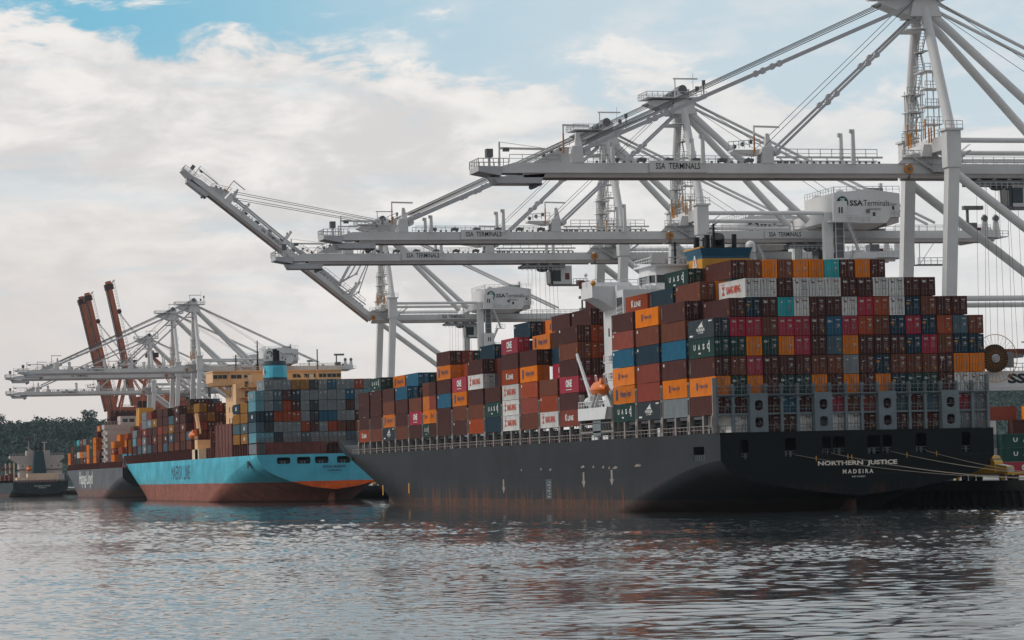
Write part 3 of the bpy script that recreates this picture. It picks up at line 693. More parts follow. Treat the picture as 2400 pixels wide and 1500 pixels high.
for c in range(18):
    b = MB(); x = xe[c]; b.box(x-0.19, x+0.19, 1.2, 2.0, DZ, 18.9 if c not in (0, 17) else 19.8, g)
    if c == 0: b.prism([(x-0.7, DZ), (x-0.2, DZ), (x-0.2, 19.8), (x-0.7, 19.8), (x-0.7, 14.6), (x-0.95, 14.0), (x-0.95, 13.2)][::-1], 1, 1.0, 1.4, M['shipbeige']); b.box(x+0.2, x+1.0, 1.3, 1.6, DZ, 14.3, g) if False else None
    b.build('lashing_post', S1)
lb.railing((xe[0], 1.0, 17.37), (xe[-1], 1.0, 17.37), g, 1.15, 1.25, 0.035)
lb.box(xe[0], xe[-1], 0.9, 1.44, 17.22, 17.36, g)
lb.build('lashing_walkway', S1)
for c in panels:
    b = MB(); x0, x1 = xe[c]-0.12, xe[c+1]+0.14; mx_ = (x0+x1)/2; ww = 0.62; y0, y1 = 0.7, 1.15
    wins = ((12.45, 13.95), (14.95, 16.45)); zc = [DZ-0.0]
    b.box(x0, mx_-ww, y0, y1, DZ, 17.5, g); b.box(mx_+ww, x1, y0, y1, DZ, 17.5, g)
    b.box(mx_-ww, mx_+ww, y0, y1, DZ, wins[0][0], g); b.box(mx_-ww, mx_+ww, y0, y1, wins[0][1], wins[1][0], g); b.box(mx_-ww, mx_+ww, y0, y1, wins[1][1], 17.5, g)
    for z0, z1 in wins:
        for sx, sz in ((-1, -1), (-1, 1), (1, -1), (1, 1)):
            xx = mx_+sx*ww; zz = z0 if sz < 0 else z1
            b.prism([(xx, zz), (xx-sx*0.3, zz), (xx, zz-sz*0.3)] if sx*sz > 0 else [(xx, zz), (xx, zz-sz*0.3), (xx-sx*0.3, zz)], 1, y0+0.01, y1-0.01, g)
        b.box(mx_-ww, mx_+ww, y0+0.1, y0+0.16, z0+0.5, z0+0.56, g)
    b.build('access_tower', S1)
for c in range(17):                                      # crossed lashing rods
    if T[6][c] == '.': continue
    b = MB(); x = cx_(c)-X1
    for s in (-1, 1): b.bar((x+s*1.1, 1.98, 17.4), (x-s*1.0, 1.98, 20.9), 0.05, 0.05, M['rod'])
    b.build('lashing_rod_pair', S1)
# bridge
br = thing  # (parts below belong to the ship)
b = MB(); W_ = M['white']
def X(x): return x-161.4
def Y(y): return y-418+LY
b.box(X(144.3), X(178.5), Y(481), Y(493), DZ, 36.7, W_)
b.build('accommodation_block', S1)
for z in (16, 18.9, 21.8, 24.7):                        # side balconies
    q = MB(); q.box(X(142.6), X(144.28), Y(481.5), Y(488), z, z+0.18, W_); q.railing((X(142.7), Y(481.6), z+0.18), (X(142.7), Y(488), z+0.18), W_, 1.1, 1.3, 0.05); q.railing((X(142.7), Y(481.6), z+0.18), (X(144.2), Y(481.6), z+0.18), W_, 1.1, 1.3, 0.05)
    q.box(X(143.2), X(144.2), Y(485), Y(486.5), z+0.2, z+1.2, M['shipgrey'])
    q.build('balcony', S1)
for i in range(3):
    q = MB(); q.box(X(144.24), X(144.30), Y(489.5-i*2.3), Y(490.1-i*2.3), 31.2, 32.6, M['glass']); q.build('window', S1)
q = MB(); q.box(X(144.22), X(144.30), Y(481.6), Y(484.6), 34.2, 37.4, M['glass'])
for z in (34.9, 35.6): q.box(X(144.1), X(144.2), Y(481.5), Y(484.7), z, z+0.07, W_)
q.build('window', S1)
q = MB()                                                 # wing girder
def wing(sg):
    xt = 140.4 if sg < 0 else 183.2; xr = 144.3 if sg < 0 else 178.5
    y0, y1 = Y(486), Y(493)
    poly = [(X(xt), 37.6), (X(xt), 39.5), (X(xr), 39.5), (X(xr), 35.6), (X(xt+(-sg)*1.2), 37.3)]
    q.prism(poly if sg > 0 else poly[::-1], 1, y0, y1, W_)
wing(-1); wing(1)
q.box(X(144.3), X(178.5), Y(484.5), Y(493), 38.61, 39.5, W_)
q.railing((X(140.6), Y(486.1), 39.5), (X(150), Y(486.1), 39.5), W_, 1.1, 1.6, 0.05)
q.box(X(140.45), X(140.6), Y(486.1), Y(493), 39.5, 40.5, W_); q.box(X(140), X(142), Y(492.6), Y(492.9), 39.5, 40.9, M['oxide'])
q.ball((X(140.6), Y(486.0), 40.0), 0.5, M['plac_y'], 8); q.ball((X(140.2), Y(489), 41.6), 0.35, M['white'], 8); q.bar((X(140.2), Y(489), 39.5), (X(140.2), Y(489), 41.5), 0.12, 0.12, W_)
q.box(X(141.5), X(149), Y(492.7), Y(492.9), 39.5, 40.6, W_)
q.stair((X(149.6), Y(485.2), 38.9), (X(148.4), Y(485.2), 42), 1.0, W_) if False else None
q.build('bridge_wing', S1)
q = MB()                                                 # wheelhouse: rounded corner, sloping windows
pts = [(X(149.6), Y(492)), (X(149.6), Y(486.5)), (X(150.3), Y(484.6)), (X(152), Y(483.8)), (X(171), Y(483.8)), (X(172.7), Y(484.6)), (X(173.4), Y(486.5)), (X(173.4), Y(492))][::-1]
q.prism(pts, 2, 39.5, 41.0, W_); q.prism([(p[0]*1.0, p[1]) for p in pts], 2, 42.35, 43.8, W_)
q.prism([(p[0]*0.985, p[1]+0.12) for p in pts], 2, 41.0, 42.35, M['glass'])
for p in pts: q.bar((p[0], p[1]+0.02, 40.9), (p[0], p[1]+0.02, 42.4), 0.22, 0.22, W_)
for i in range(7): q.box(X(153+i*2.7), X(153.35+i*2.7), Y(483.79), Y(483.95), 41.0, 42.35, W_)
q.box(X(148.9), X(174), Y(482.8), Y(493), 43.8, 44.1, W_)
q.railing((X(149), Y(482.9), 44.1), (X(158), Y(482.9), 44.1), W_, 1.1, 1.1, 0.045); q.railing((X(149), Y(482.9), 44.1), (X(149), Y(492.5), 44.1), W_, 1.1, 1.4, 0.045)
q.box(X(148.6), X(156.5), Y(482.6), Y(484), 39.5, 39.75, W_); q.railing((X(148.6), Y(482.6), 39.75), (X(156.5), Y(482.6), 39.75), W_, 1.1, 1.3, 0.045)
q.box(X(149.0), X(151.4), Y(482.6), Y(482.75), 44.2, 45.9, W_)
for i, (px_, h) in enumerate(((150.4, 2.2), (152.6, 3.3), (154.8, 2.4), (157, 3.8))): q.bar((X(px_), Y(488), 44), (X(px_), Y(488), 44+h), 0.09, 0.09, W_)
q.build('wheelhouse', S1)
q = MB(); q.stair((X(148.9), Y(480.2), 36.3), (X(147.3), Y(483.8), 39.6), 0.9, W_); q.build('ladder', S1)
q = MB(); q.stair((X(155.6), Y(479.5), 38.4), (X(154.4), Y(483), 41.4), 0.8, W_); q.build('ladder', S1)
# engine casing and funnel
q = MB(); q.box(X(156.8), X(172), Y(475.2), Y(483), 30, 39.9, W_); q.build('engine_casing', S1)
f = MB(); x0, x1, y0, y1 = X(156.4), X(164.6), Y(475.3), Y(483.5)
def ring(b, z0, z1, e0, e1, m):
    b.hexa([(x0-e0, y0-e0, z0), (x1+e0, y0-e0, z0), (x1+e0, y1+e0, z0), (x0-e0, y1+e0, z0), (x0-e1, y0-e1, z1), (x1+e1, y0-e1, z1), (x1+e1, y1+e1, z1), (x0-e1, y1+e1, z1)], m)
ring(f, 38.6, 39.9, 0.0, 0.0, W_); ring(f, 39.9, 42.5, 0.0, 0.0, M['funnel_orange']); ring(f, 42.5, 42.9, 0, 0, M['funnel_blue']); ring(f, 42.9, 44.2, 0, 0.45, M['funnel_blue'])
f.box(x0-0.47, x0+0.2, y0-0.46, y1+0.46, 44.2, 44.42, M['funnel_orange']); f.box(x0+0.21, x1+0.47, y0-0.46, y1+0.46, 44.2, 44.3, M['black'])
fu = f.build('funnel', S1)
e = MB(); e.prism([(y0+5.0, 41.2), (y0+2.6, 41.2), (y0+3.8, 43.7)], 0, x0-0.10, x0-0.06, M['whitehl']) 
add_text(e, 'S', (x0-0.12, y0+3.8, 41.95), 0.9, 1.1, M['redletter'], '-x', 0.03); e.build('funnel_emblem', fu)
for (xx, yy, r, h, tl) in ((160.6, 479.5, 1.15, 1.9, 0.5), (158.2, 478, 0.5, 2.4, 0), (159.0, 481, 0.6, 2.2, 0), (157.5, 481.5, 0.5, 2.3, 0), (163.3, 479, 0.42, 2.6, 0)):
    e = MB(); e.tube((X(xx), Y(yy), 43.9), (X(xx), Y(yy), 44.2+h), r, M['black'], n=14)
    if r > 1: e.tube((X(xx)-0.1, Y(yy)-0.3, 44.2+h-0.6), (X(xx)-0.35, Y(yy)-0.9, 44.2+h+0.3), r, M['black'], n=14)
    e.build('exhaust_pipe', fu)
def mast(parent, x, y, z0, h, m, name='mast', wide=1.2):
    q = MB()
    for s in (-1, 1): q.bar((x+s*wide, y, z0), (x, y, z0+h*0.6), 0.22, 0.22, m, w2=0.16, h2=0.16); q.bar((x, y+s*wide, z0), (x, y, z0+h*0.6), 0.2, 0.2, m)
    q.bar((x, y, z0), (x, y, z0+h), 0.42, 0.42, m, w2=0.28, h2=0.28)
    for t, l_ in ((0.35, 2.6), (0.62, 1.1), (0.8, 0.7), (0.92, 0.9)): q.bar((x-l_, y, z0+h*t), (x+l_*0.6, y, z0+h*t), 0.1, 0.1, m); q.bar((x, y-l_*0.5, z0+h*t), (x, y+l_*0.5, z0+h*t), 0.1, 0.1, m)
    q.bar((x-2.6, y, z0+h*0.35), (x, y, z0+h*0.2), 0.08, 0.08, m)
    return q.build(name, parent)
mast(S1, X(154.2), Y(486), 41.0, 7.0, M['black'], 'signal_mast', 0.8)
mast(S1, X(158.9), Y(476.5), 44.2, 4.2, M['black'], 'antenna_mast', 0.1)
q = MB(); q.ball((X(165.8), Y(478), 44.8), 0.85, M['white'], 14); q.tube((X(165.8), Y(478), 43.7), (X(165.8), Y(478), 44.7), 0.85, M['white'], n=14); q.tube((X(165.8), Y(478), 40), (X(165.8), Y(478), 43.8), 0.25, M['white']); q.stair((X(167), Y(478), 40), (X(166.2), Y(478), 43.6), 0.8, M['white']); q.build('satellite_dome', S1)
# boat deck by the accommodation
q = MB(); q.box(X(139.7), X(143.5), Y(478), Y(494.2), 15.2, 17.2, W_); q.prism([(Y(476.6), 17.2), (Y(478), 15.2), (Y(478), 17.2)], 0, X(139.7), X(140.0), W_)
q.railing((X(139.8), Y(478), 17.2), (X(139.8), Y(494), 17.2), W_, 1.1, 1.6, 0.05)
q.box(X(140.0), X(142), Y(481.5), Y(486.2), 12.5, 15.2, M['shipgrey']); q.box(X(140.0), X(143), Y(474), Y(494), 13.0, 13.3, M['shipbeige'])
for i in range(12): q.bar((X(140.05), Y(475+i*1.6), 13.2), (X(140.05), Y(475.8+i*1.6), 14.6), 0.08, 0.08, M['shipbeige'])
q.bar((X(140.05), Y(474), 14.6), (X(140.05), Y(494), 14.6), 0.1, 0.1, M['shipbeige'])
q.box(X(140.2), X(141), Y(484), Y(488), 11.85, 12.6, W_); q.box(X(140.2), X(141), Y(478), Y(481), 11.85, 12.5, W_)
q.build('boat_deck', S1)
q = MB()
for s in (0, 1): q.bar((X(139.9), Y(485.5-s*2.2), 17.3), (X(139.9), Y(483-s*2.2), 19.4), 0.8, 0.12, W_)
q.build('embarkation_ladder', S1)
q = MB(); q.tube((X(140.6), Y(489), 17.2), (X(140.6), Y(489), 19.2), 0.5, W_, n=10); q.bar((X(140.6), Y(489), 19), (X(139.7), Y(494), 26.6), 0.45, 0.6, W_, w2=0.3, h2=0.4); q.bar((X(140.6), Y(488.3), 19.4), (X(139.7), Y(494), 25.8), 0.14, 0.14, W_)
q.ball((X(140.6), Y(490.5), 18.3), 0.8, W_, 10); q.build('provision_crane', S1)
q = MB()
for yy in (479.5, 484.6): q.bar((X(141.5), Y(yy), 17.2), (X(141.0), Y(yy+1.2), 20.0), 0.3, 0.35, M['shipgrey']); q.bar((X(141.0), Y(yy+1.2), 20.0), (X(140.2), Y(yy), 22.6), 0.3, 0.4, W_)
q.build('boat_davit', S1)
for o in S1.children:
    n_ = o.name.split('.')[0]
    if n_ in ('bridge_wing', 'wheelhouse', 'ladder', 'signal_mast') or (n_ == 'window'): o.location.z = -1.9 if n_ in ('window', 'bridge_wing') else -3.0; o.location.x = 0 if n_ in ('window', 'bridge_wing') else 0.9
    if n_ in ('funnel', 'engine_casing', 'satellite_dome', 'antenna_mast'): o.location.z = -1.1
# lifeboat (hangs in its davits: a thing of its own)
def lifeboat(x, y, z, ln=7.5, label='enclosed orange lifeboat hanging beside the white bridge of the dark grey ship'):
    t = thing('lifeboat', label, 'lifeboat', (x, y, z)); b = MB(); n = 14; k = 12; vs = []; fs = []
    for i in range(n):
        u = -1+2*i/(n-1); ww = 1.35*math.sqrt(max(0.02, 1-abs(u)**2.6)); hh = math.sqrt(max(0.05, 1-abs(u)**3))
        for j in range(k):
            a = 2*math.pi*j/k; zz = math.sin(a); vs.append((ww*math.cos(a)*(1 if zz < 0.2 else 0.93), u*ln/2, (1.45 if zz > 0 else 1.25)*zz*hh))
    for i in range(n-1):
        for j in range(k): fs.append((i*k+j, i*k+(j+1) % k, (i+1)*k+(j+1) % k, (i+1)*k+j))
    fs += [tuple(range(k)), tuple(range((n-1)*k, n*k))[::-1]]
    b.add(vs, fs, M['lifeboat']); b.build('hull', t, smooth=True)
    b = MB(); b.hexa([(-0.6, -ln*0.42, 1.0), (0.6, -ln*0.42, 1.0), (0.6, -ln*0.2, 1.0), (-0.6, -ln*0.2, 1.0), (-0.5, -ln*0.40, 1.8), (0.5, -ln*0.40, 1.8), (0.5, -ln*0.24, 1.8), (-0.5, -ln*0.24, 1.8)], M['lifeboat']); b.build('steering_cabin', t)
    b = MB()
    for i in range(20):
        u0 = -0.97+1.94*i/20; u1 = -0.97+1.94*(i+1)/20
        f_ = lambda u: 1.39*math.sqrt(max(0.02, 1-abs(u)**2.6))
        for s in (-1, 1): b.bar((s*f_(u0), u0*ln/2, -0.05), (s*f_(u1), u1*ln/2, -0.05), 0.14, 0.16, M['lifeboat'])
    b.build('fender_strip', t); return t
lifeboat(SX+0.5, SY+65.2, 20.2, 6.8)
# mooring lines to the quay
for i, (px, py, ex, ey, sag) in enumerate(((1862, 1066, 187.3, 392, 1.2), (1946, 1061.5, 187.6, 380, 1.6), (2086, 1057.5, 188, 384, 1.1), (2168, 1055.5, 187.3, 398, .7), (1947, 1062, 187.3, 404, 1.0))):
    p = Vector((tx(px, py)+X1, S1Y-0.1, tz(px, py))); e_ = Vector((ex-3.6, ey-8, 4.1)); b = MB(); pts = []
    for j in range(15):
        t_ = j/14; q_ = p.lerp(e_, t_); q_.z -= sag*4*t_*(1-t_); pts.append(q_)
    b.path(pts, 0.038, M['rope'], n=6)
    o = b.build('mooring_rope'); tag(o, ['lowest tan mooring rope, from the second opening in the dark stern', 'tan mooring rope from the left of the paired openings, upper strand', 'tan mooring rope running from the middle right opening to the quay', 'uppermost tan mooring rope, from the fifth opening beside the ship name', 'tan mooring rope from the left paired openings, lower strand'][i], 'rope', 'mooring ropes of the near ship')
    g_ = MB(); c_ = pts[1]; g_.tube(c_+Vector((0, -0.03, 0)), c_+Vector((0.06, -0.06, 0)), 0.42, M['plac_y'], n=10); rg_ = g_.build('rat_guard', o)

# ---------------------------------------------------------------- quay cranes
ZB, ZT = 49.0, 51.4
QX, QZ = 188.4, 3.7
XP = 3.0; XL = 30.7; HY = 9.5
def crane_meshes():
    m = M['crane']; ms = {}
    SHIFT = {'boom': 1, 'boom_sign': 1, 'boom_tip': 2.5, 'stay_anchor': 1, 'stay_rest_post': 1, 'boom_hinge': 3.6, 'machinery_house': 2.7, 'house_lettering': 2.7, 'rear_machinery': 5, 'service_gantry': 0.5, 'girder_sign': 2.9, 'operator_cab': -3.6}
    def put(name, b, smooth=False):
        if name in SHIFT: b.v = [(v[0]+SHIFT[name], v[1], v[2]-(1.5 if 'house' in name else 0)) for v in b.v]
        ms.setdefault(name, []).append(b.mesh(name.split('#')[0], smooth))
    # legs
    for sy in (-1, 1):
        b = MB(); b.bar((0.3, sy*HY, 1.6), (XP, sy*HY, 50), 1.9, 1.9, m, up=(1, 0, 0)); b.bar((XP, sy*HY, 50), (XP, sy*HY, 56.2), 2.3, 2.5, m, up=(1, 0, 0))
        b.box(XP-1.6, XP+1.6, sy*HY-1.5, sy*HY+1.5, 55.9, 56.25, m); b.railing((XP-1.5, sy*HY-1.4, 56.2), (XP+1.5, sy*HY-1.4, 56.2), M['rail'], 1.2, 1.0)
        put('leg', b)
        b = MB(); b.bar((XL, sy*HY, 1.6), (XL, sy*HY, 54.5), 1.8, 1.8, m, up=(1, 0, 0)); put('leg', b)
        b = MB(); b.tube((XP, sy*HY, 55.8), (2.2, sy*1.6, 77), 0.85, m, n=14); put('upper_leg', b, False)
        b = MB(); b.tube((XP+1, sy*HY, 54.4), (XL-1, sy*HY, 54.4), 0.42, m, n=10); put('upper_tie', b)
        b = MB(); b.tube((XP, sy*HY, 29), (XL, sy*HY, 29), 0.45, m, n=10); put('middle_tie', b)
        b = MB(); b.tube((XP+0.8, sy*HY, 48.9), (XL, sy*HY, 29.4), 0.75, m, n=12); put('diagonal_brace', b)
        b = MB(); b.bar((0.8, sy*HY, 16.0), (XL, sy*HY, 16.0), 1.6, 2.6, m); b.railing((1.5, sy*HY-0.7, 17.3), (XL-1, sy*HY-0.7, 17.3), M['rail'], 1.2, 1.6)
        put('portal_beam', b)
        b = MB(); b.tube((2.6, sy*1.4, 76.8), (XL-3.0, sy*6.0, 53.0), 0.72, m, n=12); put('backstay', b)
        b = MB(); b.tube((3.2, sy*1.9, 78.2), (58, sy*2.0, 53.0), 0.30, m, n=8); b.bar((42, sy*1.9, 59.6), (41.2, sy*1.9, 52.2), 0.14, 0.14, m); b.bar((42, sy*1.9, 59.6), (43.4, sy*1.9, 52.2), 0.12, 0.12, m)
        put('rear_stay', b)
    for x in (0.3, XL):
        b = MB(); b.box(x-0.8, x+0.8, -HY-1.5, HY+1.5, 1.4, 3.0, m)
        for sy in (-1, 1):
            for k in range(4):
                y = sy*HY+(k-1.5)*1.5; b.box(x-0.4, x+0.4, y-0.6, y+0.6, 0.5, 1.4, M['hazard']); b.tube((x-0.2, y, 0.35), (x+0.2, y, 0.35), 0.35, M['crane_dark'], n=10)
        put('bogie_beam', b)
    b = MB(); b.box(XP-0.9, XP+0.9, -HY+1.2, HY-1.2, 53.0, 55.3, m); b.hexa([(XP-2.8, -3.5, 52.4), (XP-0.9, -3.5, 52.4), (XP-0.9, 3.5, 52.4), (XP-2.8, 3.5, 52.4), (XP-2.2, -3.2, 54.4), (XP-0.9, -3.2, 54.4), (XP-0.9, 3.2, 54.4), (XP-2.2, 3.2, 54.4)], m)
    b.railing((XP-1, -HY+1.2, 55.3), (XP-1, HY-1.2, 55.3), M['rail'], 1.1, 1.8)
    for s in (-5, -4, 4, 5): b.tube((XP-1.6, s, 54.5), (XP-1.6, s, 57), 0.13, M['hazard'], n=6)
    put('cross_beam', b)
    b = MB(); b.box(XL-0.8, XL+0.8, -HY+0.9, HY-0.9, 52.4, 54.6, m); put('cross_beam', b)
    # apex head
    b = MB()
    b.hexa([(-0.6, -2.6, 75.4), (5.0, -2.6, 75.4), (5.0, 2.6, 75.4), (-0.6, 2.6, 75.4), (0.2, -2.2, 78.6), (4.0, -2.2, 78.6), (4.0, 2.2, 78.6), (0.2, 2.2, 78.6)], m)
    b.prism([(-6.0, 77.6), (-0.6, 75.6), (0.2, 78.3), (-4.6, 78.3)], 1, -1.9, 1.9, m)
    b.box(-6.2, 7.0, -3.3, 3.3, 78.6, 78.8, m); b.railing((-6.2, -3.2, 78.8), (7, -3.2, 78.8), M['rail'], 1.1, 1.2, 0.05); b.railing((-6.2, 3.2, 78.8), (7, 3.2, 78.8), M['rail'], 1.1, 1.2, 0.05); b.railing((-6.2, -3.2, 78.8), (-6.2, 3.2, 78.8), M['rail'], 1.1, 1.2, 0.05)
    b.box(0.6, 3.6, -1.9, 1.9, 78.8, 80.6, m); b.tube((2.1, -2.0, 80.5), (2.1, 2.0, 80.5), 0.95, M['crane_dark'], n=14); b.tube((0.2, -2.0, 79.7), (0.2, 2.0, 79.7), 0.6, M['crane_dark'], n=12)
    b.bar((0.2, -2.6, 78.8), (0.2, -2.6, 82.6), 0.22, 0.22, m); b.bar((-0.2, -2.6, 82.6), (5.2, -2.6, 82.6), 0.2, 0.3, m)
    b.bar((6.4, -3, 78.8), (6.4, -3, 82.2), 0.2, 0.2, M['crane_dark']); b.box(6.1, 6.7, -3.3, -2.7, 81.3, 82.3, M['crane_dark']); b.box(4.6, 5.3, -3.2, -2.6, 80.1, 81.0, M['crane_dark']); b.tube((6, 3, 78.8), (6, 3, 84.5), 0.04, M['crane_dark'], n=4)
    b.tube((0.6, -2.7, 73.2), (0.6, -2.7, 73.35), 1.3, m, n=8)
    b.box(-1.4, 1.6, -2.6, 2.6, 73.1, 73.3, m); b.railing((-1.4, -2.6, 73.3), (1.6, -2.6, 73.3), M['rail'], 1.1, 1, 0.05)
    put('apex_platform', b)
    # stairs inside the A-frame
    b = MB(); r = M['rail']; z = 56.4; k = 0
    def ayf(z_): return 9.5-(z_-56)/21*7.9
    while z < 72:
        y0, y1 = ayf(z)-1.2, ayf(z)-3.6
        if y1 < -3: break
        a, c_ = (y0, y1) if k % 2 == 0 else (y1+0.3, y0-0.5)
        b.box(XP-0.6, XP+0.6, min(a, c_)-0.7, max(a, c_)+0.4, z-0.1, z, r) if k % 2 == 0 else None
        b.stair((XP, a, z), (XP, c_, z+3.4), 1.0, r); b.box(XP-0.8, XP+0.8, c_-1.0, c_+0.6, z+3.35, z+3.5, m); b.railing((XP-0.8, c_-1.0, z+3.5), (XP-0.8, c_+0.6, z+3.5), r, 1.1, 0.8)
        z += 3.45; k += 1
    put('stair_tower', b)
    for (yy, zt_) in ((5.6, 64.2), (-2.2, 66.5)):
        b = MB()
        for dx in (-1, 1):
            for dy in (-1.1, 1.1): b.bar((XP-0.4+dx, yy+dy, 55.3), (XP-0.4+dx, yy+dy, zt_), 0.16, 0.16, m)
        for z in np.arange(57.6, zt_+0.1, 2.9): b.box(XP-1.9, XP+1.1, yy-1.5, yy+1.5, z, z+0.14, m); b.railing((XP-1.9, yy-1.5, z+0.14), (XP+1.1, yy-1.5, z+0.14), r, 1.1, 1.0)
        for dx in (-0.8, 0.8): b.bar((XP-1.2+dx, yy-1.2, 55.3), (XP-1.2+dx, yy-1.2, 58.5), 0.2, 0.2, M['hazard'])
        put('service_tower', b)
    # fixed girder
    def girder(b, x0, x1, taper=False):
        if taper: b.prism([(x0, ZB+0.9), (x0, ZT-1.15), (x0+4.2, ZT), (x1, ZT), (x1, ZB+0.75), (x0+1.4, ZB+0.75)], 1, -1.8, 1.8, m)
        else: b.box(x0, x1, -1.8, 1.8, ZB+0.75, ZT, m)
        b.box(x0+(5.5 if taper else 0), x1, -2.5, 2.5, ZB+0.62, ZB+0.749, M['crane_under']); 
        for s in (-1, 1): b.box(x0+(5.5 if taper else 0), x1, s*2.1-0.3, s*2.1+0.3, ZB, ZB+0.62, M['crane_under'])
    b = MB(); girder(b, -1.4, 71.5); b.railing((4.5, -1.75, ZT), (25, -1.75, ZT), M['rail'], 1.15, 1.9); b.railing((49, -1.75, ZT), (71, -1.75, ZT), M['rail'], 1.15, 1.9); b.railing((4.5, 1.75, ZT), (71, 1.75, ZT), M['rail'], 1.15, 1.9)
    b.tube((6, 1.2, ZT+0.75), (26, 1.2, ZT+0.75), 0.32, m, n=8); b.tube((6, 0.2, ZT+0.6), (26, 0.2, ZT+0.6), 0.2, m, n=8)
    b.stair((6.5, -1.9, ZT), (9.5, -1.9, ZT+2.2), 0.8, M['rail'])
    put('girder', b)
    # hinge
    b = MB(); b.tube((-5.2, -2.3, ZB+1.5), (-5.2, -1.8, ZB+1.5), 0.75, M['hazard'], n=16); b.tube((-5.2, -2.45, ZB+1.5), (-5.2, -2.3, ZB+1.5), 0.3, M['crane_dark'], n=8)
    b.prism([(-7.0, ZT), (-5.6, ZT+1.4), (-1.0, ZT+1.9), (1.6, ZT+0.5), (1.6, ZT)][::-1], 1, -2.1, -1.5, m); b.box(-6.4, 1.4, -2.6, -1.85, ZT+0.9, ZT+1.0, M['rail']); b.railing((-6.4, -2.6, ZT+1.0), (1.4, -2.6, ZT+1.0), M['rail'], 1.1, 1)
    b.stair((-5.0, -2.3, ZT+1.2), (-0.8, -2.3, ZB+1.2), 0.8, M['rail']); b.box(-1.2, 1.6, -3.2, -1.9, ZB+1.0, ZB+1.12, m); b.railing((-1.2, -3.2, ZB+1.1), (1.6, -3.2, ZB+1.1), M['rail'], 1.1, 0.8)
    b.ball((-2.5, -1.8, ZT+1.5), 0.8, m, 8, (1.6, 1, 0.7)); put('boom_hinge', b)
    # rear end
    b = MB(); b.box(62, 69.5, -2.9, 2.9, ZT-1.5, ZT-1.3, m); b.railing((62, -2.9, ZT-1.3), (69.5, -2.9, ZT-1.3), M['rail'], 1.1, 1.2, 0.05); b.prism([(60, ZB-0.6), (69, ZT-1.6), (66.5, ZT-1.5), (58, ZB)], 1, -1.0, 1.0, M['crane_under'])
    b.box(60.5, 62.8, -2, 1, ZT, ZT+1.6, M['crane_dark']); b.bar((61, -1, ZT), (61, -1, ZT+4.6), 0.5, 0.5, M['crane_dark']); b.box(60, 64.5, -1.6, -0.4, ZT+4.4, ZT+5.2, M['crane_dark'])
    for x in (65.2, 67.8): b.prism([(x-1.0, ZT-1.3), (x+0.9, ZT-1.3), (x+0.2, ZT+3.4), (x-0.5, ZT+3.4)], 1, -0.9, -0.3, m); b.tube((x-0.1, -1.1, ZT+2.6), (x-0.1, -0.2, ZT+2.6), 0.65, M['crane_dark'], n=10)
    b.box(63.8, 65, 0, 1.5, ZT-1.3, ZT+0.8, M['oxide']); b.ball((66.4, 0.6, ZT), 1.0, M['crane'], 8)
    put('rear_machinery', b)
    b = MB()
    for x in (54, 62): 
        for y in (-1.5, 1.5): b.bar((x, y, ZB-0.1), (x, y, ZB-4.6), 0.14, 0.14, M['rail'])
    b.box(53.6, 62.4, -1.6, 1.6, ZB-4.8, ZB-4.6, M['crane_dark']); b.railing((53.6, -1.6, ZB-4.6), (62.4, -1.6, ZB-4.6), M['rail'], 1.3, 1.5, 0.06)
    b.bar((54, -1.5, ZB-4.6), (57.5, -1.5, ZB), 0.1, 0.1, M['rail']); put('service_gantry', b)
    # boom
    b = MB(); girder(b, -74.4, -3.0, True)
    b.railing((-71, -1.75, ZT), (-62.5, -1.75, ZT), M['rail'], 1.25, 1.9); b.railing((-57, -1.75, ZT), (-30, -1.75, ZT), M['rail'], 1.15, 2.1); b.railing((-57, 1.75, ZT), (-30, 1.75, ZT), M['rail'], 1.15, 2.1); b.railing((-24, -1.75, ZT+0.9), (-8, -1.75, ZT+0.9), M['rail'], 1.4, 2.1, 0.05)
    b.bar((-25.5, -1.5, ZT+1.0), (-7, -1.5, ZT+1.0), 0.5, 0.3, m); b.bar((-25.5, 1.0, ZT+0.6), (-7, 1.0, ZT+0.6), 0.5, 0.3, m)
    for i in range(7): b.bar((-24.5+i*2.7, -1.5, ZT), (-25+i*2.7, -1.5, ZT+1.0), 0.14, 0.14, m)
    for i in range(30): b.box(-56.5+i*1.15, -56.2+i*1.15, -1.7, -1.3, ZT, ZT+0.36, M['crane_dark'])
    for i in range(16): b.box(-25+i*1.15, -24.7+i*1.15, -1.7, -1.3, ZT, ZT+0.36, M['crane_dark'])
    for i in range(6): b.box(-54+i*4.6, -52.6+i*4.6, -1.9, -0.6, ZT+0.25, ZT+0.75, M['crane_dark']); b.ball((-53.3+i*4.6, -1.2, ZT+0.7), 0.32, M['crane_dark'], 6)
    put('boom', b)
    b = MB(); sx0, sx1 = -47.6, -38.0
    b.box(sx0, sx1, -2.15, -1.95, ZB+0.9, ZB+2.75, m); b.box(sx0-0.1, sx1+0.1, -2.25, -1.8, ZB+0.78, ZB+0.9, M['crane_under'])
    add_text(b, 'SSA  TERMINALS', ((sx0+sx1)/2, -2.18, ZB+1.88), 7.6, 0.98, M['letter'], bold=0.01); put('boom_sign', b)
    b = MB(); b.box(16.5, 25.5, -2.15, -1.95, ZB+0.85, ZB+2.45, m); add_text(b, 'SSA  TERMINALS', (21, -2.18, ZB+1.66), 7.2, 0.95, M['letter'], bold=0.015); put('girder_sign', b)
    b = MB(); d_ = M['crane_dark']
    b.prism([(-77.4, ZB+1.4), (-77.6, ZB+1.9), (-71.9, ZT-1.0), (-73.2, ZB+0.9)][::-1] if False else [(-78.0, ZB+0.9), (-74.2, ZB+0.2), (-73.9, ZB+1.6), (-78.0, ZB+1.7)], 1, -3.0, 3.0, M['stay_grey'])
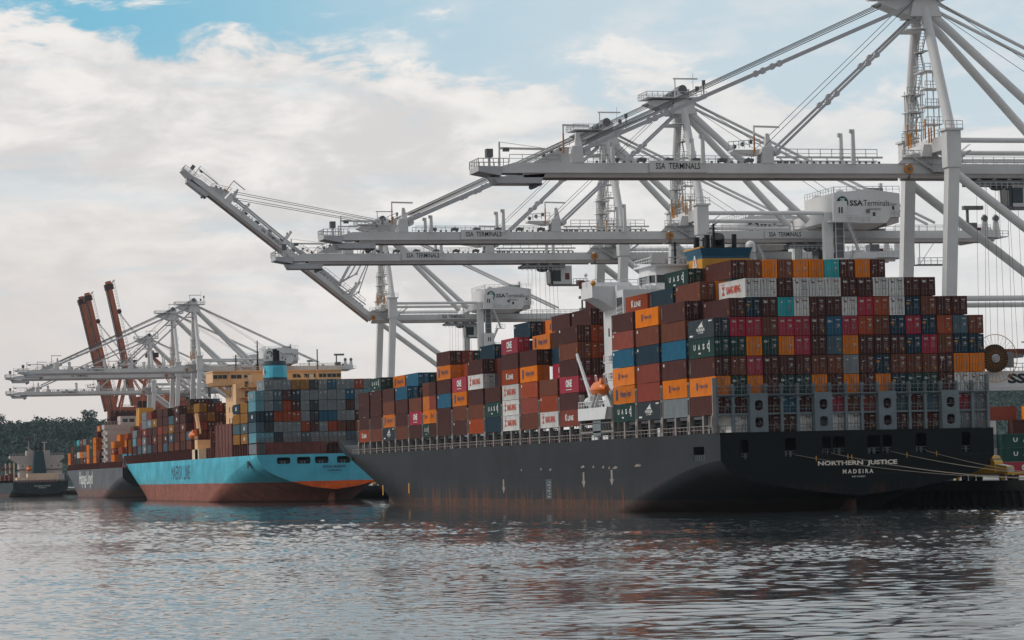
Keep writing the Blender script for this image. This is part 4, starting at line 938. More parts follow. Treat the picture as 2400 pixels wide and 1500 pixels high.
    b.railing((-78, -3, ZB+1.7), (-73, -3, ZB+1.7), M['rail'], 1.2, 0.9, 0.055); b.railing((-78, -3, ZB+1.7), (-78, 3, ZB+1.7), M['rail'], 1.2, 1.2, 0.055); b.railing((-78, 3, ZB+1.7), (-73, 3, ZB+1.7), M['rail'], 1.2, 0.9, 0.055)
    b.box(-76.4, -75.3, -2.2, -1.0, ZB+3.2, ZB+4.5, d_); b.bar((-75.8, -1.6, ZB+1.7), (-75.8, -1.6, ZB+3.2), 0.3, 0.3, M['rail'])
    b.bar((-74.2, -1.9, ZT-1.2), (-74.2, -1.9, ZT+3.2), 0.26, 0.26, m); b.bar((-74.2, -1.9, ZT+2.2), (-66.6, -1.9, ZT+2.1), 0.22, 0.34, m); b.bar((-74.2, -1.9, ZT+3.2), (-67.2, -1.9, ZT+2.3), 0.07, 0.07, m); b.box(-73.6, -72.6, -2.2, -1.6, ZT+1.7, ZT+2.3, d_)
    b.hexa([(-74.6, -2.4, ZB-0.9), (-67.5, -2.4, ZB-0.9), (-67.5, 2.4, ZB-0.9), (-74.6, 2.4, ZB-0.9), (-75.5, -2.4, ZB), (-66.8, -2.4, ZB+0.6), (-66.8, 2.4, ZB+0.6), (-75.5, 2.4, ZB+0.7)], M['stay_grey']); b.tube((-68.2, -1.5, ZB-1.2), (-68.2, 1.5, ZB-1.2), 0.4, d_, n=8); b.tube((-67.4, -1.5, ZB-0.9), (-67.4, 1.5, ZB-0.9), 0.32, d_, n=8)
    put('boom_tip', b)
    for (x, hh) in ((-60, 4.2), (-27.5, 3.9)):           # stay anchor towers
        b = MB(); b.hexa([(x-0.6, -1.9, ZT), (x+1.4, -1.9, ZT), (x+1.4, -0.9, ZT), (x-0.6, -0.9, ZT), (x-0.5, -1.8, ZT+2.6), (x+1.3, -1.8, ZT+2.6), (x+1.3, -1.0, ZT+2.6), (x-0.5, -1.0, ZT+2.6)], m); b.hexa([(x-0.6, 0.9, ZT), (x+1.4, 0.9, ZT), (x+1.4, 1.9, ZT), (x-0.6, 1.9, ZT), (x-0.5, 1.0, ZT+2.6), (x+1.3, 1.0, ZT+2.6), (x+1.3, 1.8, ZT+2.6), (x-0.5, 1.8, ZT+2.6)], m); b.box(x-0.4, x+1.2, -0.95, 0.95, ZT+1.6, ZT+2.4, m)
        b.prism([(x-7.0, ZT+0.1), (x-1.2, ZT+0.1), (x-0.9, ZT+2.5), (x-2.0, ZT+2.5)] if x < -50 else [(x-5.6, ZT+1.9), (x-1.2, ZT+1.3), (x-0.9, ZT+2.2), (x-5.6, ZT+2.2)], 1, -1.5, -0.9 if x < -50 else 1.2, m)
        b.railing((x-6.5, -1.9, ZT+(0.3 if x < -50 else 2.2)), (x-1, -1.9, ZT+2.6), M['rail'], 1.2, 1.0, 0.05)
        for j in range(3): b.ball((x-5.2+1.4*j, -1.2, ZT+(1.3 if x < -50 else 2.7)+0.4*j), 0.42, d_, 6)
        b.bar((x-2.0, -1.9, ZT+1.5), (x-2.0, -1.9, ZT+4.6), 0.22, 0.22, M['hazard']); b.bar((x-2.0, -1.9, ZT+4.6), (x-2.0, -1.9, ZT+6.0), 0.22, 0.22, m); b.bar((x-2.1, -1.9, ZT+5.9), (x+2.4, -1.9, ZT+5.8), 0.2, 0.3, m)
        b.prism([(x+0.2, ZT+2.6), (x+1.5, ZT+2.6), (x+0.9, ZT+4.9), (x+0.4, ZT+4.9)], 1, -0.9, -0.4, m); b.tube((x+2.1, -1.6, ZT+1.9), (x+2.1, 1.6, ZT+1.9), 0.6, m, n=10)
        put('stay_anchor', b)
    for x, hh in ((-54.0, 3.2), (-38.7, 4.4), (-12.6, 5.4)):
        for y in (-2.8, 2.8): b = MB(); b.bar((x, y, ZT-0.2), (x, y, ZT+hh), 0.5, 0.7, m, w2=0.4, h2=0.5); b.box(x-0.55, x-0.25, y-0.3, y+0.3, ZT+hh-0.6, ZT+hh, M['stay_grey']); put('stay_rest_post', b)
    # fore stays for a lowered boom
    ax, az_ = 0.8, 77.6
    for sy in (-1, 1):
        b = MB(); p, q = Vector((ax, sy*1.9, az_)), Vector((-57.6, sy*1.7, ZT+2.1)); b.bar(p, q, 0.22, 0.62, M['stay_grey'])
        for t_ in (0.42, 0.47, 0.74, 0.79): c_ = p.lerp(q, t_); b.tube(c_+Vector((0, -0.25, 0)), c_+Vector((0, 0.25, 0)), 0.55, M['stay_grey'], n=8)
        put('fore_stay', b)
        b = MB(); p, q = Vector((1.4, sy*1.4, 76.0)), Vector((-25, sy*2.3, ZT+1.6)); b.bar(p, q, 0.30, 0.42, M['stay_grey'])
        for t_ in (0.30, 0.36, 0.58, 0.64): c_ = p.lerp(q, t_); b.tube(c_+Vector((0, -0.3, 0)), c_+Vector((0, 0.3, 0)), 0.50, M['stay_grey'], n=8)
        put('inner_stay', b)
    b = MB()
    for y, dz in ((-1.5, 0.6), (-0.6, 0.2), (0.8, 0.9), (1.6, -0.3)): b.tube((0.2, y, 79.4+dz*0.7), (-57.0, y, ZT+3.2+dz*0.5), 0.075, M['crane_rope'], n=5)
    for y in (-2.4, 2.4): b.tube((1.0, y, 78.8), (-27, y, ZT+2.6), 0.05, M['crane_rope'], n=4); b.tube((3, y, 78.8), (34, y, 59.6), 0.05, M['crane_rope'], n=4)
    put('hoist_rope_set', b)
    # machinery house
    b = MB(); hx0, hx1 = 29.8, 44.6
    y0_, y1_ = -9.0, 9.0
    prof = [(hx0, 53.9), (hx1-3.2, 53.9), (hx1-2.2, 55.1), (hx1, 55.1), (hx1, 60.0), ((hx0+hx1)/2+0.6, 60.9), (hx0, 60.1)]
    b.prism(prof, 1, y0_, y1_, m)
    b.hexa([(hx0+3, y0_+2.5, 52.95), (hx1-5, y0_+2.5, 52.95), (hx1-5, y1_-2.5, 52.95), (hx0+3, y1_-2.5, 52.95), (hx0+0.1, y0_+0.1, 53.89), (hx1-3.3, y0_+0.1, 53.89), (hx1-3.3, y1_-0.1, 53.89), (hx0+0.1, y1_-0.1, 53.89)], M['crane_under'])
    b.box(hx0+2, hx1-2, -1.7, 1.7, ZT, 53.9, M['crane_dark']); b.prism([(hx1-3.0, 53.2), (hx1-0.2, 54.0), (hx1-0.2, 55.05), (hx1-3.0, 55.05)], 1, y0_+0.3, y1_-0.3, M['crane_under'])
    b.railing((hx0, y0_+0.1, 60.1), (hx1, y0_+0.1, 60.3), M['rail'], 1.2, 1.5, 0.045); b.railing((hx0+0.1, y0_, 60.1), (hx0+0.1, y1_, 60.1), M['rail'], 1.2, 1.6, 0.045)
    b.ball((hx0+2, y0_+1.6, 60.5), 0.9, m, 10, (1, 1, 0.45)); b.ball((hx0+1.6, 5, 60.4), 1.1, m, 10, (1, 1, 0.5)); b.box((hx0+hx1)/2+1, (hx0+hx1)/2+4.5, y0_+2, y0_+4, 60.3, 61.3, M['crane_dark']); b.box((hx0+hx1)/2+4.2, (hx0+hx1)/2+4.8, y0_+3, y0_+4, 60, 62.4, m)
    b.box(hx1-6.8, hx1-4.5, y0_-0.06, y0_+0.02, 54.3, 56.7, M['cW']); b.box(hx1-6.2, hx1-5.6, y0_-0.12, y0_-0.05, 55.3, 56.1, M['glass']); b.box(hx1-6.9, hx1-4.4, y0_-0.4, y0_, 56.75, 56.88, M['crane_under'])
    b.box(hx1-2.1, hx1-0.9, y0_-0.06, y0_+0.02, 55.7, 57.7, M['cW']); b.box(hx1-1.8, hx1-1.3, y0_-0.12, y0_-0.05, 56.6, 57.4, M['glass']); b.box(hx1-2.3, hx1-0.8, y0_-0.4, y0_, 57.75, 57.88, M['crane_under'])
    b.box(hx0+7.2, hx0+7.8, y0_-0.5, y0_, 56.0, 56.7, M['crane_dark'])
    b.railing((hx1-2.3, y0_-0.5, 55.1), (hx1+0.5, y0_-0.5, 55.1), M['rail'], 1.1, 0.9); b.railing((hx0+2, y0_-0.3, 53.9), (hx1-7, y0_-0.3, 53.9), M['rail'], 1.1, 1.4, 0.035)
    put('machinery_house', b)
    b = MB(); cx0, cz0, r_ = hx0+1.9, 58.0, 1.35      # round green mark with three white arcs, then the name
    b.prism([(cx0+r_*math.cos(2*math.pi*i/28), cz0+r_*1.04*math.sin(2*math.pi*i/28)) for i in range(28)], 1, y0_-0.06, y0_-0.01, M['logo_green'])
    for sg in (-1, 1):
        pts = [(cx0+sg*(r_*0.95-1.15*t_-0.15*t_*t_), y0_-0.09, cz0-r_*0.78+1.95*math.sin(t_*1.25)) for t_ in np.linspace(0, 1.35, 9)]
        for p, q in zip(pts[:-1], pts[1:]): b.bar(p, q, 0.05, 0.15, M['whitehl'], up=(0, 1, 0)) if False else b.bar(p, q, 0.17, 0.04, M['whitehl'], up=(0, 1, 0))
    add_text(b, 'SSA', (hx0+5.0, y0_-0.05, 58.0), 3.0, 1.15, M['letter'], bold=0.03); add_text(b, 'Terminals', (hx0+9.5, y0_-0.05, 58.02), 5.8, 1.22, M['letter'], bold=0.0)
    put('house_lettering', b)
    # lift shaft on the near landside leg, with stairs
    b = MB(); ex = XL+2.2
    for dx in (-0.9, 0.9): b.bar((ex+dx, -HY-1.4, 2), (ex+dx, -HY-1.4, 57.0), 0.16, 0.16, m)
    for z in np.arange(3, 56, 1.5): b.box(ex-0.9, ex+0.9, -HY-1.45, -HY-1.35, z, z+0.1, M['stay_grey'])
    b.box(ex-0.85, ex+0.85, -HY-1.2, -HY-0.4, 2, 54, M['crane_dark'])
    for z in (41.0, 52.6): b.box(ex-1.6, ex+1.4, -HY-2.4, -HY-1.5, z, z+4.0, m); b.box(ex-0.5, ex-0.2, -HY-2.46, -HY-2.4, z+1.6, z+2.8, M['letter']); b.box(ex+0.1, ex+0.4, -HY-2.46, -HY-2.4, z+1.6, z+2.8, M['letter']); b.box(ex-2.6, ex+3.6, -HY-3.0, -HY-0.5, z-0.3, z, m); b.railing((ex+1.4, -HY-3.0, z), (ex+3.6, -HY-3.0, z), M['rail'], 1.1, 0.8)
    for z in (36.5, 46.5): b.stair((ex+1.2, -HY-2.8, z+5.6), (ex+3.6, -HY-2.8, z), 0.9, M['rail']); b.box(ex+2.0, ex+4.8, -HY-3.3, -HY-1.6, z-0.15, z, m); b.railing((ex+2, -HY-3.3, z), (ex+4.8, -HY-3.3, z), M['rail'], 1.1, 0.9); b.stair((ex+1.0, -HY-2.8, z-3.6), (ex+2.6, -HY-2.8, z-0.1), 0.9, M['rail'])
    put('lift_shaft', b)
    # trolley and cab: hung at x=0, moved by object location
    b = MB(); b.box(-5.0, 4.6, -3.0, 3.0, ZB-0.95, ZB-0.35, M['crane_dark'])
    for x in (-4.2, -1.5, 1.2, 3.9): b.tube((x, -2.6, ZB-0.5), (x, 2.6, ZB-0.5), 0.45, M['crane_under'], n=8)
    b.railing((-5.4, -3, ZB-1.7), (4.6, -3, ZB-1.7), M['rail'], 1.0, 1.0, 0.05); b.ball((0, 0, ZB-1.3), 0.9, M['crane_dark'], 8, (1.6, 1, 0.6)); put('trolley', b)
    b = MB(); b.box(5.6, 10.0, -2.0, 2.0, ZB-4.6, ZB-0.5, m); b.box(5.55, 7.4, -2.06, 2.06, ZB-4.0, ZB-1.5, M['glass']); b.hexa([(5.0, -1.8, ZB-4.4), (5.7, -1.8, ZB-4.9), (5.7, 1.8, ZB-4.9), (5.0, 1.8, ZB-4.4), (4.9, -1.9, ZB-1.6), (5.7, -1.9, ZB-1.4), (5.7, 1.9, ZB-1.4), (4.9, 1.9, ZB-1.6)], M['glass'])
    b.box(8.4, 9.4, -2.07, -2.0, ZB-3.6, ZB-2.2, M['oxide']); b.box(5.6, 13.6, -2.2, 2.2, ZB-4.85, ZB-4.65, M['crane_dark']); b.railing((10.2, -2.2, ZB-4.65), (13.6, -2.2, ZB-4.65), M['rail'], 1.2, 0.8, 0.055); b.box(11.6, 13, -1, 0.5, ZB-4.6, ZB-3.7, M['crane_dark'])
    put('operator_cab', b)
    b = MB()
    for x in (-3.2, -1.2, 1.2, 3.2):
        for y in (-1.8, 1.8): b.tube((x*0.9, y, ZB-1), (x*1.1, y*0.8, 21), 0.03, M['crane_rope'], n=4)
    b.box(-3.8, 3.8, -1.1, 1.1, 20.1, 21.2, M['oxide']); b.box(-1.2, 1.2, -6.0, 6.0, 19.6, 20.2, M['crane_dark']); put('spreader', b)
    # cable reel on the waterside
    b = MB(); ry = -HY-2.4; cx1, cz1 = 9.8, 18.4
    cx1, cz1 = 8.6, 19.3
    for i in range(32):
        a = 2*math.pi*i/32; b.bar((cx1+0.9*math.cos(a), ry, cz1+0.9*math.sin(a)), (cx1+3.8*math.cos(a), ry, cz1+3.8*math.sin(a)), 0.03, 0.04, M['hazard']); a2 = 2*math.pi*(i+1)/32
        b.bar((cx1+3.8*math.cos(a), ry, cz1+3.8*math.sin(a)), (cx1+3.8*math.cos(a2), ry, cz1+3.8*math.sin(a2)), 0.08, 0.1, M['hazard'])
        b.bar((cx1+1.9*math.cos(a), ry+0.5, cz1+1.9*math.sin(a)), (cx1+1.9*math.cos(a2), ry+0.5, cz1+1.9*math.sin(a2)), 0.6, 2.0, M['black'], up=(0, 1, 0)) if False else None
    b.tube((cx1, ry+0.1, cz1), (cx1, ry+0.8, cz1), 2.25, M['tyre'], n=28); b.tube((cx1, ry-0.15, cz1), (cx1, ry+0.09, cz1), 0.7, M['stay_grey'], n=20); b.tube((cx1, ry-0.4, cz1), (cx1, ry+2, cz1), 0.5, M['crane_under'], n=12); b.box(cx1+2.2, cx1+3.6, ry+0.9, ry+2.2, cz1-1.4, cz1+1.0, M['shipgrey'])
    put('cable_reel', b)
    b = MB(); add_text(b, 'SSA', (14.2, -HY-0.82, 16.1), 5.8, 1.6, M['letter'], bold=0.05); put('beam_lettering', b)
    return ms
CM = crane_meshes()
SIGN_PARENT = {'house_lettering': 'machinery_house', 'beam_lettering': 'portal_beam', 'boom_sign': 'boom', 'girder_sign': 'girder'}
BOOM_PARTS = ('boom', 'boom_sign', 'boom_tip', 'stay_anchor', 'stay_rest_post')
def crane(y, label, trolley_x=20, raised=0.0, sc=1.0, reel=False, spread=True, dx=0.0):
    t = thing('quay_crane', label, 'crane', (QX+dx, y, QZ), 'ship-to-shore cranes of the terminal'); t.scale = (sc, sc, sc*1.0275)
    first = {}
    for name, lst in CM.items():
        if name == 'cable_reel' and not reel: continue
        if raised and name in ('fore_stay', 'inner_stay', 'hoist_rope_set'): continue
        for me in lst:
            if name == 'beam_lettering' and not reel: continue
            if name == 'spreader' and not spread: continue
            par = t
            if name in SIGN_PARENT and SIGN_PARENT[name] in first: par = first[SIGN_PARENT[name]]
            o = place(me, name, par)
            if name in ('trolley', 'operator_cab', 'spreader'): o.location.x = trolley_x
            if raised and name in BOOM_PARTS and par is t:
                P = Vector((-1.8, 0, ZB+1.2)); o.matrix_local = Matrix.Translation(P) @ Matrix.Rotation(raised, 4, 'Y') @ Matrix.Translation(-P)
            first.setdefault(name, o)
    if raised:
        P = Vector((-1.8, 0, ZB+1.2)); RM = Matrix.Translation(P) @ Matrix.Rotation(raised, 4, 'Y') @ Matrix.Translation(-P)
        outer = RM @ Vector((-58.6, 0, ZT+2.6))
        b = MB()
        for yy, dz in ((-1.5, 0.9), (-0.5, 0.4), (0.6, -0.6), (1.6, -1.1)): b.tube((0.2, yy, 79.8+dz*0.6), (outer.x, yy, outer.z+dz), 0.085, M['crane_rope'], n=5)
        b.build('hoist_rope_set', t)
        for sy in (-1, 1):                               # folded stay links lying back from the boom
            k1 = Vector((-15.5, sy*1.7, 65.2)); b = MB(); b.bar((ax_ := 0.8, sy*1.9, 77.6), (-7.5-sy*0.9, sy*1.8, 63.5-sy*0.4), 0.3, 0.4, M['stay_grey']); b.bar((-7.5-sy*0.9, sy*1.8, 63.5-sy*0.4), (-12, sy*1.8, 61.0), 0.3, 0.4, M['stay_grey'])
            b.bar((-12, sy*1.8, 61.0), (RM @ Vector((-58.6, sy*1.8, ZT+2.0))), 0.3, 0.5, M['stay_grey']); b.ball((-7.5-sy*0.9, sy*1.8, 63.5-sy*0.4), 0.5, M['stay_grey'], 6); b.ball((-12, sy*1.8, 61.0), 0.5, M['stay_grey'], 6); b.build('fore_stay', t)
            b = MB(); q = RM @ Vector((-26, sy*2.2, ZT+1.6)); k2 = Vector((-6.0+sy*0.8, sy*2.0, 59.2-sy*0.6)); k3 = Vector((-9.5+sy*1.2, sy*2.0, 57.4-sy*0.8))
            b.bar((1.4, sy*1.4, 76), k2, 0.25, 0.32, M['stay_grey']); b.bar(k2, k3, 0.25, 0.32, M['stay_grey']); b.bar(k3, q, 0.25, 0.32, M['stay_grey']); b.ball(k2, 0.45, M['stay_grey'], 6); b.ball(k3, 0.45, M['stay_grey'], 6)
            q2 = RM @ Vector((-16, sy*1.6, ZT+0.5)); b.bar(q2, q2+Vector((3.6, 0, 6.2)), 0.3, 0.4, m_ := M['stay_grey']); b.build('inner_stay', t)
    return t
crane(462.2, 'nearest white quay crane, its tower top cut by the upper edge of the picture', 15, reel=True)
crane(595.1, 'second white quay crane from the right, its boom the middle of the three lowered ones', 30)
crane(652.5, 'third white quay crane with its trolley and cab hanging over the dark grey ship', -13.5)
crane(902.5, 'white quay crane with its boom raised slantwise above the bow of the dark grey ship', 26.5, raised=R(37.6))
crane(1310.6, 'nearest crane of the far white group, its tower highest, behind the light blue ship', 20)
crane(1378, 'middle crane of the far white group, its boom just below the highest one', 20)
crane(1462, 'lowest and farthest crane of the far white group, its boom tip off the left edge', 20, sc=0.905, dx=0)

def red_crane(y, label, lean=R(77.5), ln=66):
    t = thing('red_crane', label, 'crane', (196.5, y*1.026, QZ), 'rust-red cranes with upright booms'); m = M['redcrane']; H = 41.5
    for x in (0, 22):
        for sy in (-1, 1):
            b = MB(); b.bar((x, sy*8, 1), (x, sy*8, H+2), 1.6, 1.6, m, up=(1, 0, 0)); b.build('leg', t)
    for sy in (-1, 1):
        b = MB(); b.bar((0, sy*8, 14), (22, sy*8, 14), 1.4, 2.2, m); b.bar((1, sy*8, 15), (21, sy*8, H), 1.0, 1.0, m); b.build('portal_frame', t)
        b = MB(); b.bar((0, sy*6, H+2), (6, sy*2, H+27), 1.0, 1.0, m, up=(1, 0, 0)); b.build('upper_leg', t)
        b = MB(); b.bar((6, sy*2, H+27), (30, sy*4, H+4), 0.8, 0.8, m); b.bar((6, sy*2, H+27), (21, sy*4, H+4), 0.5, 0.5, m); b.bar((10, sy*2.3, H+22), (20, sy*3, H+18), 0.3, 0.3, m); b.build('backstay', t)
    b = MB(); b.box(-2, 42, -3.5, -1.5, H, H+2.6, m); b.box(-2, 42, 1.5, 3.5, H, H+2.6, m); b.railing((0, -3.5, H+2.6), (42, -3.5, H+2.6), m, 1.2, 2.2, 0.06); b.build('girder', t)
    b = MB(); b.box(12, 26, -5, 5, H+2.7, H+8.5, M['redcrane']); b.box(11, 27, -5.5, 5.5, H+8.5, H+8.8, M['red_dark']); b.build('machinery_house', t)
    b = MB(); b.box(3, 9.4, -3, 3, H+26, H+28.4, M['red_dark']); b.tube((6, -2, H+28.5), (6, 2, H+28.5), 1.1, M['red_dark'], n=10); b.railing((3, -3, H+28.4), (9.4, -3, H+28.4), m, 1.2, 1.2, 0.06); b.build('apex_platform', t)
    b = MB(); c, s = math.cos(lean), math.sin(lean); P = Vector((-3, 0, H+1.2)); d = Vector((-c, 0, s)); n_ = Vector((s, 0, c))
    for sy in (-1, 1): b.bar(P+Vector((0, sy*2.4, 0)), P+d*ln+Vector((0, sy*2.4, 0)), 1.1, 2.4, m, up=n_); b.bar(P+Vector((0, sy*2.4, 0))-n_*1.7, P+d*(ln-4)+Vector((0, sy*2.4, 0))-n_*1.7, 1.6, 0.35, M['red_dark'], up=n_)
    for k in range(1, 12): b.bar(P+d*(k*5.6)+Vector((0, -2.4, 0))+n_*0.5, P+d*(k*5.6)+Vector((0, 2.4, 0))+n_*0.5, 0.6, 0.6, m)
    b.build('boom', t)
    b = MB()
    for k in range(int(ln/1.6)): b.bar(P+d*(k*1.6+1)+n_*1.5+Vector((0, -3, 0)), P+d*(k*1.6+1)+n_*2.9+Vector((0, -3, 0)), 0.12, 0.12, M['red_dark'])
    b.bar(P+d+n_*2.9+Vector((0, -3, 0)), P+d*(ln)+n_*2.9+Vector((0, -3, 0)), 0.14, 0.14, M['red_dark']); b.bar(P+d+n_*2.2+Vector((0, -3, 0)), P+d*(ln)+n_*2.2+Vector((0, -3, 0)), 0.1, 0.1, M['red_dark']); b.build('boom_walkway', t)
    b = MB(); e = P+d*ln; b.bar(e-d*3-n_*2.2, e-d*3+n_*2.0, 6, 3, M['red_dark'], up=d); b.bar(e-d*1.5+n_*1, e+n_*3.6, 4, 0.3, M['red_dark']); b.ball(P+d*(ln*0.75)+n_*2.4, 1.4, M['red_dark'], 8); b.build('boom_tip', t)
    b = MB()
    for yy in (-2.4, -1, 1, 2.4): b.tube(P+d*(ln*0.75)+n_*2+Vector((0, yy, 0)), (5.5, yy, H+28), 0.06, M['red_dark'], n=4)
    b.build('hoist_rope_set', t)
    return t
red_crane(1596, 'tall rust-red crane, right-hand boom of the close pair left of the far white cranes')
red_crane(1626, 'rust-red crane with the leftmost upright boom, partly behind its twin')
red_crane(1508, 'rust-red crane standing apart, right-hand and tallest of the three upright booms', R(78.5), 66)

# ================= ship 2: light blue container ship =================
S2 = thing('container_ship', 'light blue container ship with a cream bridge, beyond the dark grey ship', 'container ship', (153.66, 796.1, 0), 'container ships moored at the quay')
zt2 = interp([0, .3, .56, .74, .85, .93, .97, 1.0], [3.4, 4.2, 5.7, 7.2, 8.4, 9.8, 10.9, 12.4])
def ux(px): return atY(px, 1080, 796.1)[0]-153.66
def uz(px, py): return atY(px, py, 796.1)[1]
c6 = lambda x, y: (280+x/3.75, 800+y/3.75)
HO2 = []
for (a, b_, c, d) in ((1383, 1503, 1020, 1077), (1560, 1680, 1015, 1075), (1718, 1838, 1011, 1070), (1912, 2032, 1007, 1067)):
    (p0, q0), (p1, q1) = c6(a, c), c6(b_, d); HO2.append((ux(p0), ux(p1), uz((p0+p1)/2, q1), uz((p0+p1)/2, q0), 0.5))
h2, t2 = hull_parts(S2, 0, 0, 352, 42.8, 13.1, zt2, HULL2, HULL2, Lw0=10, Lw1=75, holes=HO2, y_full_w=0.60, y_full_d=0.80, sheer=4.6)
TRB = hull_mat('transom_blue_orange', (0.15, 0.66, 0.88), (0.75, 0.12, 0.02), 5.7, 0.15)
t2.data.materials.clear(); t2.data.materials.append(TRB)
nm = MB()
def tl2(body, x0, x1, y0, y1, bold):
    (p0, q0), (p1, q1) = c6(x0, y0), c6(x1, y1); za, zb_ = uz((p0+p1)/2, q0), uz((p0+p1)/2, q1)
    add_text(nm, body, ((ux(p0)+ux(p1))/2, -0.04, (za+zb_)/2), ux(p1)-ux(p0), za-zb_, M['navyletter'], bold=bold)
tl2('ANNA MÆRSK', 1783, 1992, 1086, 1110, 0.02); tl2('AABENRAA', 1825, 1950, 1124, 1140, 0.02); tl2('IMO 9260457', 1862, 1918, 1154, 1161, 0.0)
nm.build('stern_name', t2)
b = MB(); add_text(b, 'MAERSK LINE', (-21.44, 148.5, 9.2), 42, 4.4, M['navyletter'], '-x', 0.0)
b.box(-21.44, -21.40, 13.5, 16.5, 9.6, 11.6, M['recess2']); b.box(-21.44, -21.4, 13, 17, 7.0, 8.6, M['navyletter']) if False else None
b.build('side_name', h2)
rd = MB(); rd.prism([(3, -2.5), (9.5, -2.5), (9.5, 3.2), (3.6, 3.4)], 0, -0.5, 0.5, HULL2); rd.build('rudder', S2)
ox = M['oxide']; D2 = 13.1
b = MB(); 
for (ya, yb) in ((3, 80), (110, 292)): b.box(-18.6, 18.6, ya, yb, D2, D2+2.6, ox)
b.box(-21.2, -17, 44, 76, D2, D2+9.5, ox)
for k in range(6): b.box(-21.35, -21.2, 44+k*6, 44.6+k*6, D2, D2+9.5, ox)
b.build('hatch_coaming', S2)
pmesh = MB(); pmesh.box(-0.3, 0.3, -0.3, 0.3, D2, 16.2, ox); pm1 = pmesh.mesh('lashing_post')
pmesh = MB(); pmesh.box(-0.3, 0.3, -0.35, 0.35, D2, 22.5, ox); pm2 = pmesh.mesh('lashing_pillar')
for k in range(21):
    y = 16+k*13.64
    if y > 293: break
    if 86 < y < 108: continue
    place(pm2, 'lashing_pillar', S2, (-21.0, y, 0))
    for j in (1, 2): place(pm1, 'lashing_post', S2, (-21.0, y+13.64*j/3, 0))
b = MB()                                                 # stern lashing bridge: closed below with dark openings
b.box(-19.0, -2.2, 0.6, 1.4, D2, 16.2, ox); b.box(-21.4, 21.4, 0.6, 1.4, 16.2, 16.5, ox)
for c in range(18): b.box(-21.2+c*PITCH-0.1, -21.2+c*PITCH+0.1, 0.4, 1.5, D2, 16.2, ox)
b.railing((-21.3, 0.5, 16.5), (21.3, 0.5, 16.5), ox, 1.1, 1.25, 0.05)
b.build('lashing_bridge', S2)
cr = M['cream']
def X2(x): return x-161.4
def Y2(y): return y-828
b = MB(); b.box(X2(148.3), X2(176), Y2(914), Y2(934), D2, 37.4, cr); b.build('accommodation_block', S2)
for i in range(6):
    for j in range(2):
        q = MB(); y = Y2(921+j*5); z = 17+i*3.3; q.box(X2(148.22), X2(148.35), y, y+1.1, z, z+1.6, M['glass']); q.build('window', S2)
for i in range(6):
    q = MB(); z = 19.0+i*3.0; q.box(X2(149.5), X2(156.5), Y2(912.2), Y2(913.98), z, z+0.25, cr); q.box(X2(151), X2(152.2), Y2(913.9), Y2(914.0), z+0.3, z+1.9, M['recess2']); q.railing((X2(149.5), Y2(912.2), z+0.25), (X2(156.5), Y2(912.2), z+0.25), cr, 1.1, 1.2, 0.05)
    q.stair((X2(151.2), Y2(912.6), z+3.0), (X2(154.8), Y2(912.6), z), 0.9, cr); q.box(X2(154.6), X2(155.3), Y2(913.9), Y2(914.0), z+0.3, z+2.0, M['cream_lt']); q.build('balcony', S2)
q = MB(); q.prism([(X2(141.2), 38.2), (X2(141.2), 41.3), (X2(183.6), 41.3), (X2(183.6), 38.2), (X2(182.8), 37.2), (X2(142), 37.2)][::-1], 1, Y2(922), Y2(936), cr)
q.box(X2(141.0), X2(183.8), Y2(921.4), Y2(936), 41.31, 41.7, cr)
for s, a, b_ in ((-1, 143.5, 148.3), (1, 181, 176)): q.bar((X2(a), Y2(925), 37.3), (X2(b_), Y2(925), 33), 1.4, 0.6, cr)
q.railing((X2(141.0), Y2(921.4), 41.7), (X2(183.8), Y2(921.4), 41.7), cr, 1.1, 1.6, 0.05)
q.bar((X2(146), Y2(921.8), 37.4), (X2(147), Y2(921.8), 41.4), 0.4, 0.4, cr); q.bar((X2(176), Y2(921.8), 37.4), (X2(175.3), Y2(921.8), 41.4), 0.4, 0.4, cr)
wing2 = q.build('bridge_wing', S2)
for (a, b_) in ((141.4, 145.8), (147.2, 150.6), (151.5, 153.8), (167.5, 170.2), (171.2, 175.0), (176.2, 178.6), (179.0, 183.4)):
    q = MB(); q.box(X2(a), X2(b_), Y2(921.85), Y2(922.1), 39.3, 40.4, M['glass'])
    n = max(2, int((b_-a)/1.2))
    for i in range(1, n): q.box(X2(a+(b_-a)*i/n)-0.06, X2(a+(b_-a)*i/n)+0.06, Y2(921.8), Y2(921.9), 39.3, 40.4, cr)
    q.build('window', wing2)
for a in (152.6, 172.9): q = MB(); q.box(X2(a), X2(a+1.4), Y2(921.3), Y2(922), 37.9, 40.3, M['cream_lt']); q.build('door', wing2)
q = MB(); q.stair((X2(168), Y2(918), 41), (X2(173), Y2(918), 35), 1.0, cr); q.build('ladder', S2)
f = MB(); fx, fy = X2(158.4), Y2(903)
def ell(b, z0, z1, a0, a1, m, n=22):
    vs = [(fx+a0*math.cos(2*math.pi*i/n), fy+a0*1.2*math.sin(2*math.pi*i/n), z0) for i in range(n)]+[(fx+a1*math.cos(2*math.pi*i/n), fy+a1*1.2*math.sin(2*math.pi*i/n), z1) for i in range(n)]
    b.add(vs, [(i, (i+1) % n, n+(i+1) % n, n+i) for i in range(n)]+[tuple(range(n, 2*n))], m)
ell(f, 33, 38.4, 3.75, 3.6, M['funnel_band']); ell(f, 38.4, 41.9, 3.6, 3.35, M['sky_blue']); ell(f, 41.9, 43.3, 3.35, 3.25, M['funnel_band'])
fu2 = f.build('funnel', S2)
e = MB(); e.box(fx-0.6, fx+0.6, fy-0.6, fy+0.6, 43.2, 46.9, M['black']); e.tube((fx+0.9, fy, 43.2), (fx+0.9, fy, 46.5), 0.5, M['black']); e.build('exhaust_pipe', fu2)
e = MB(); pts = []
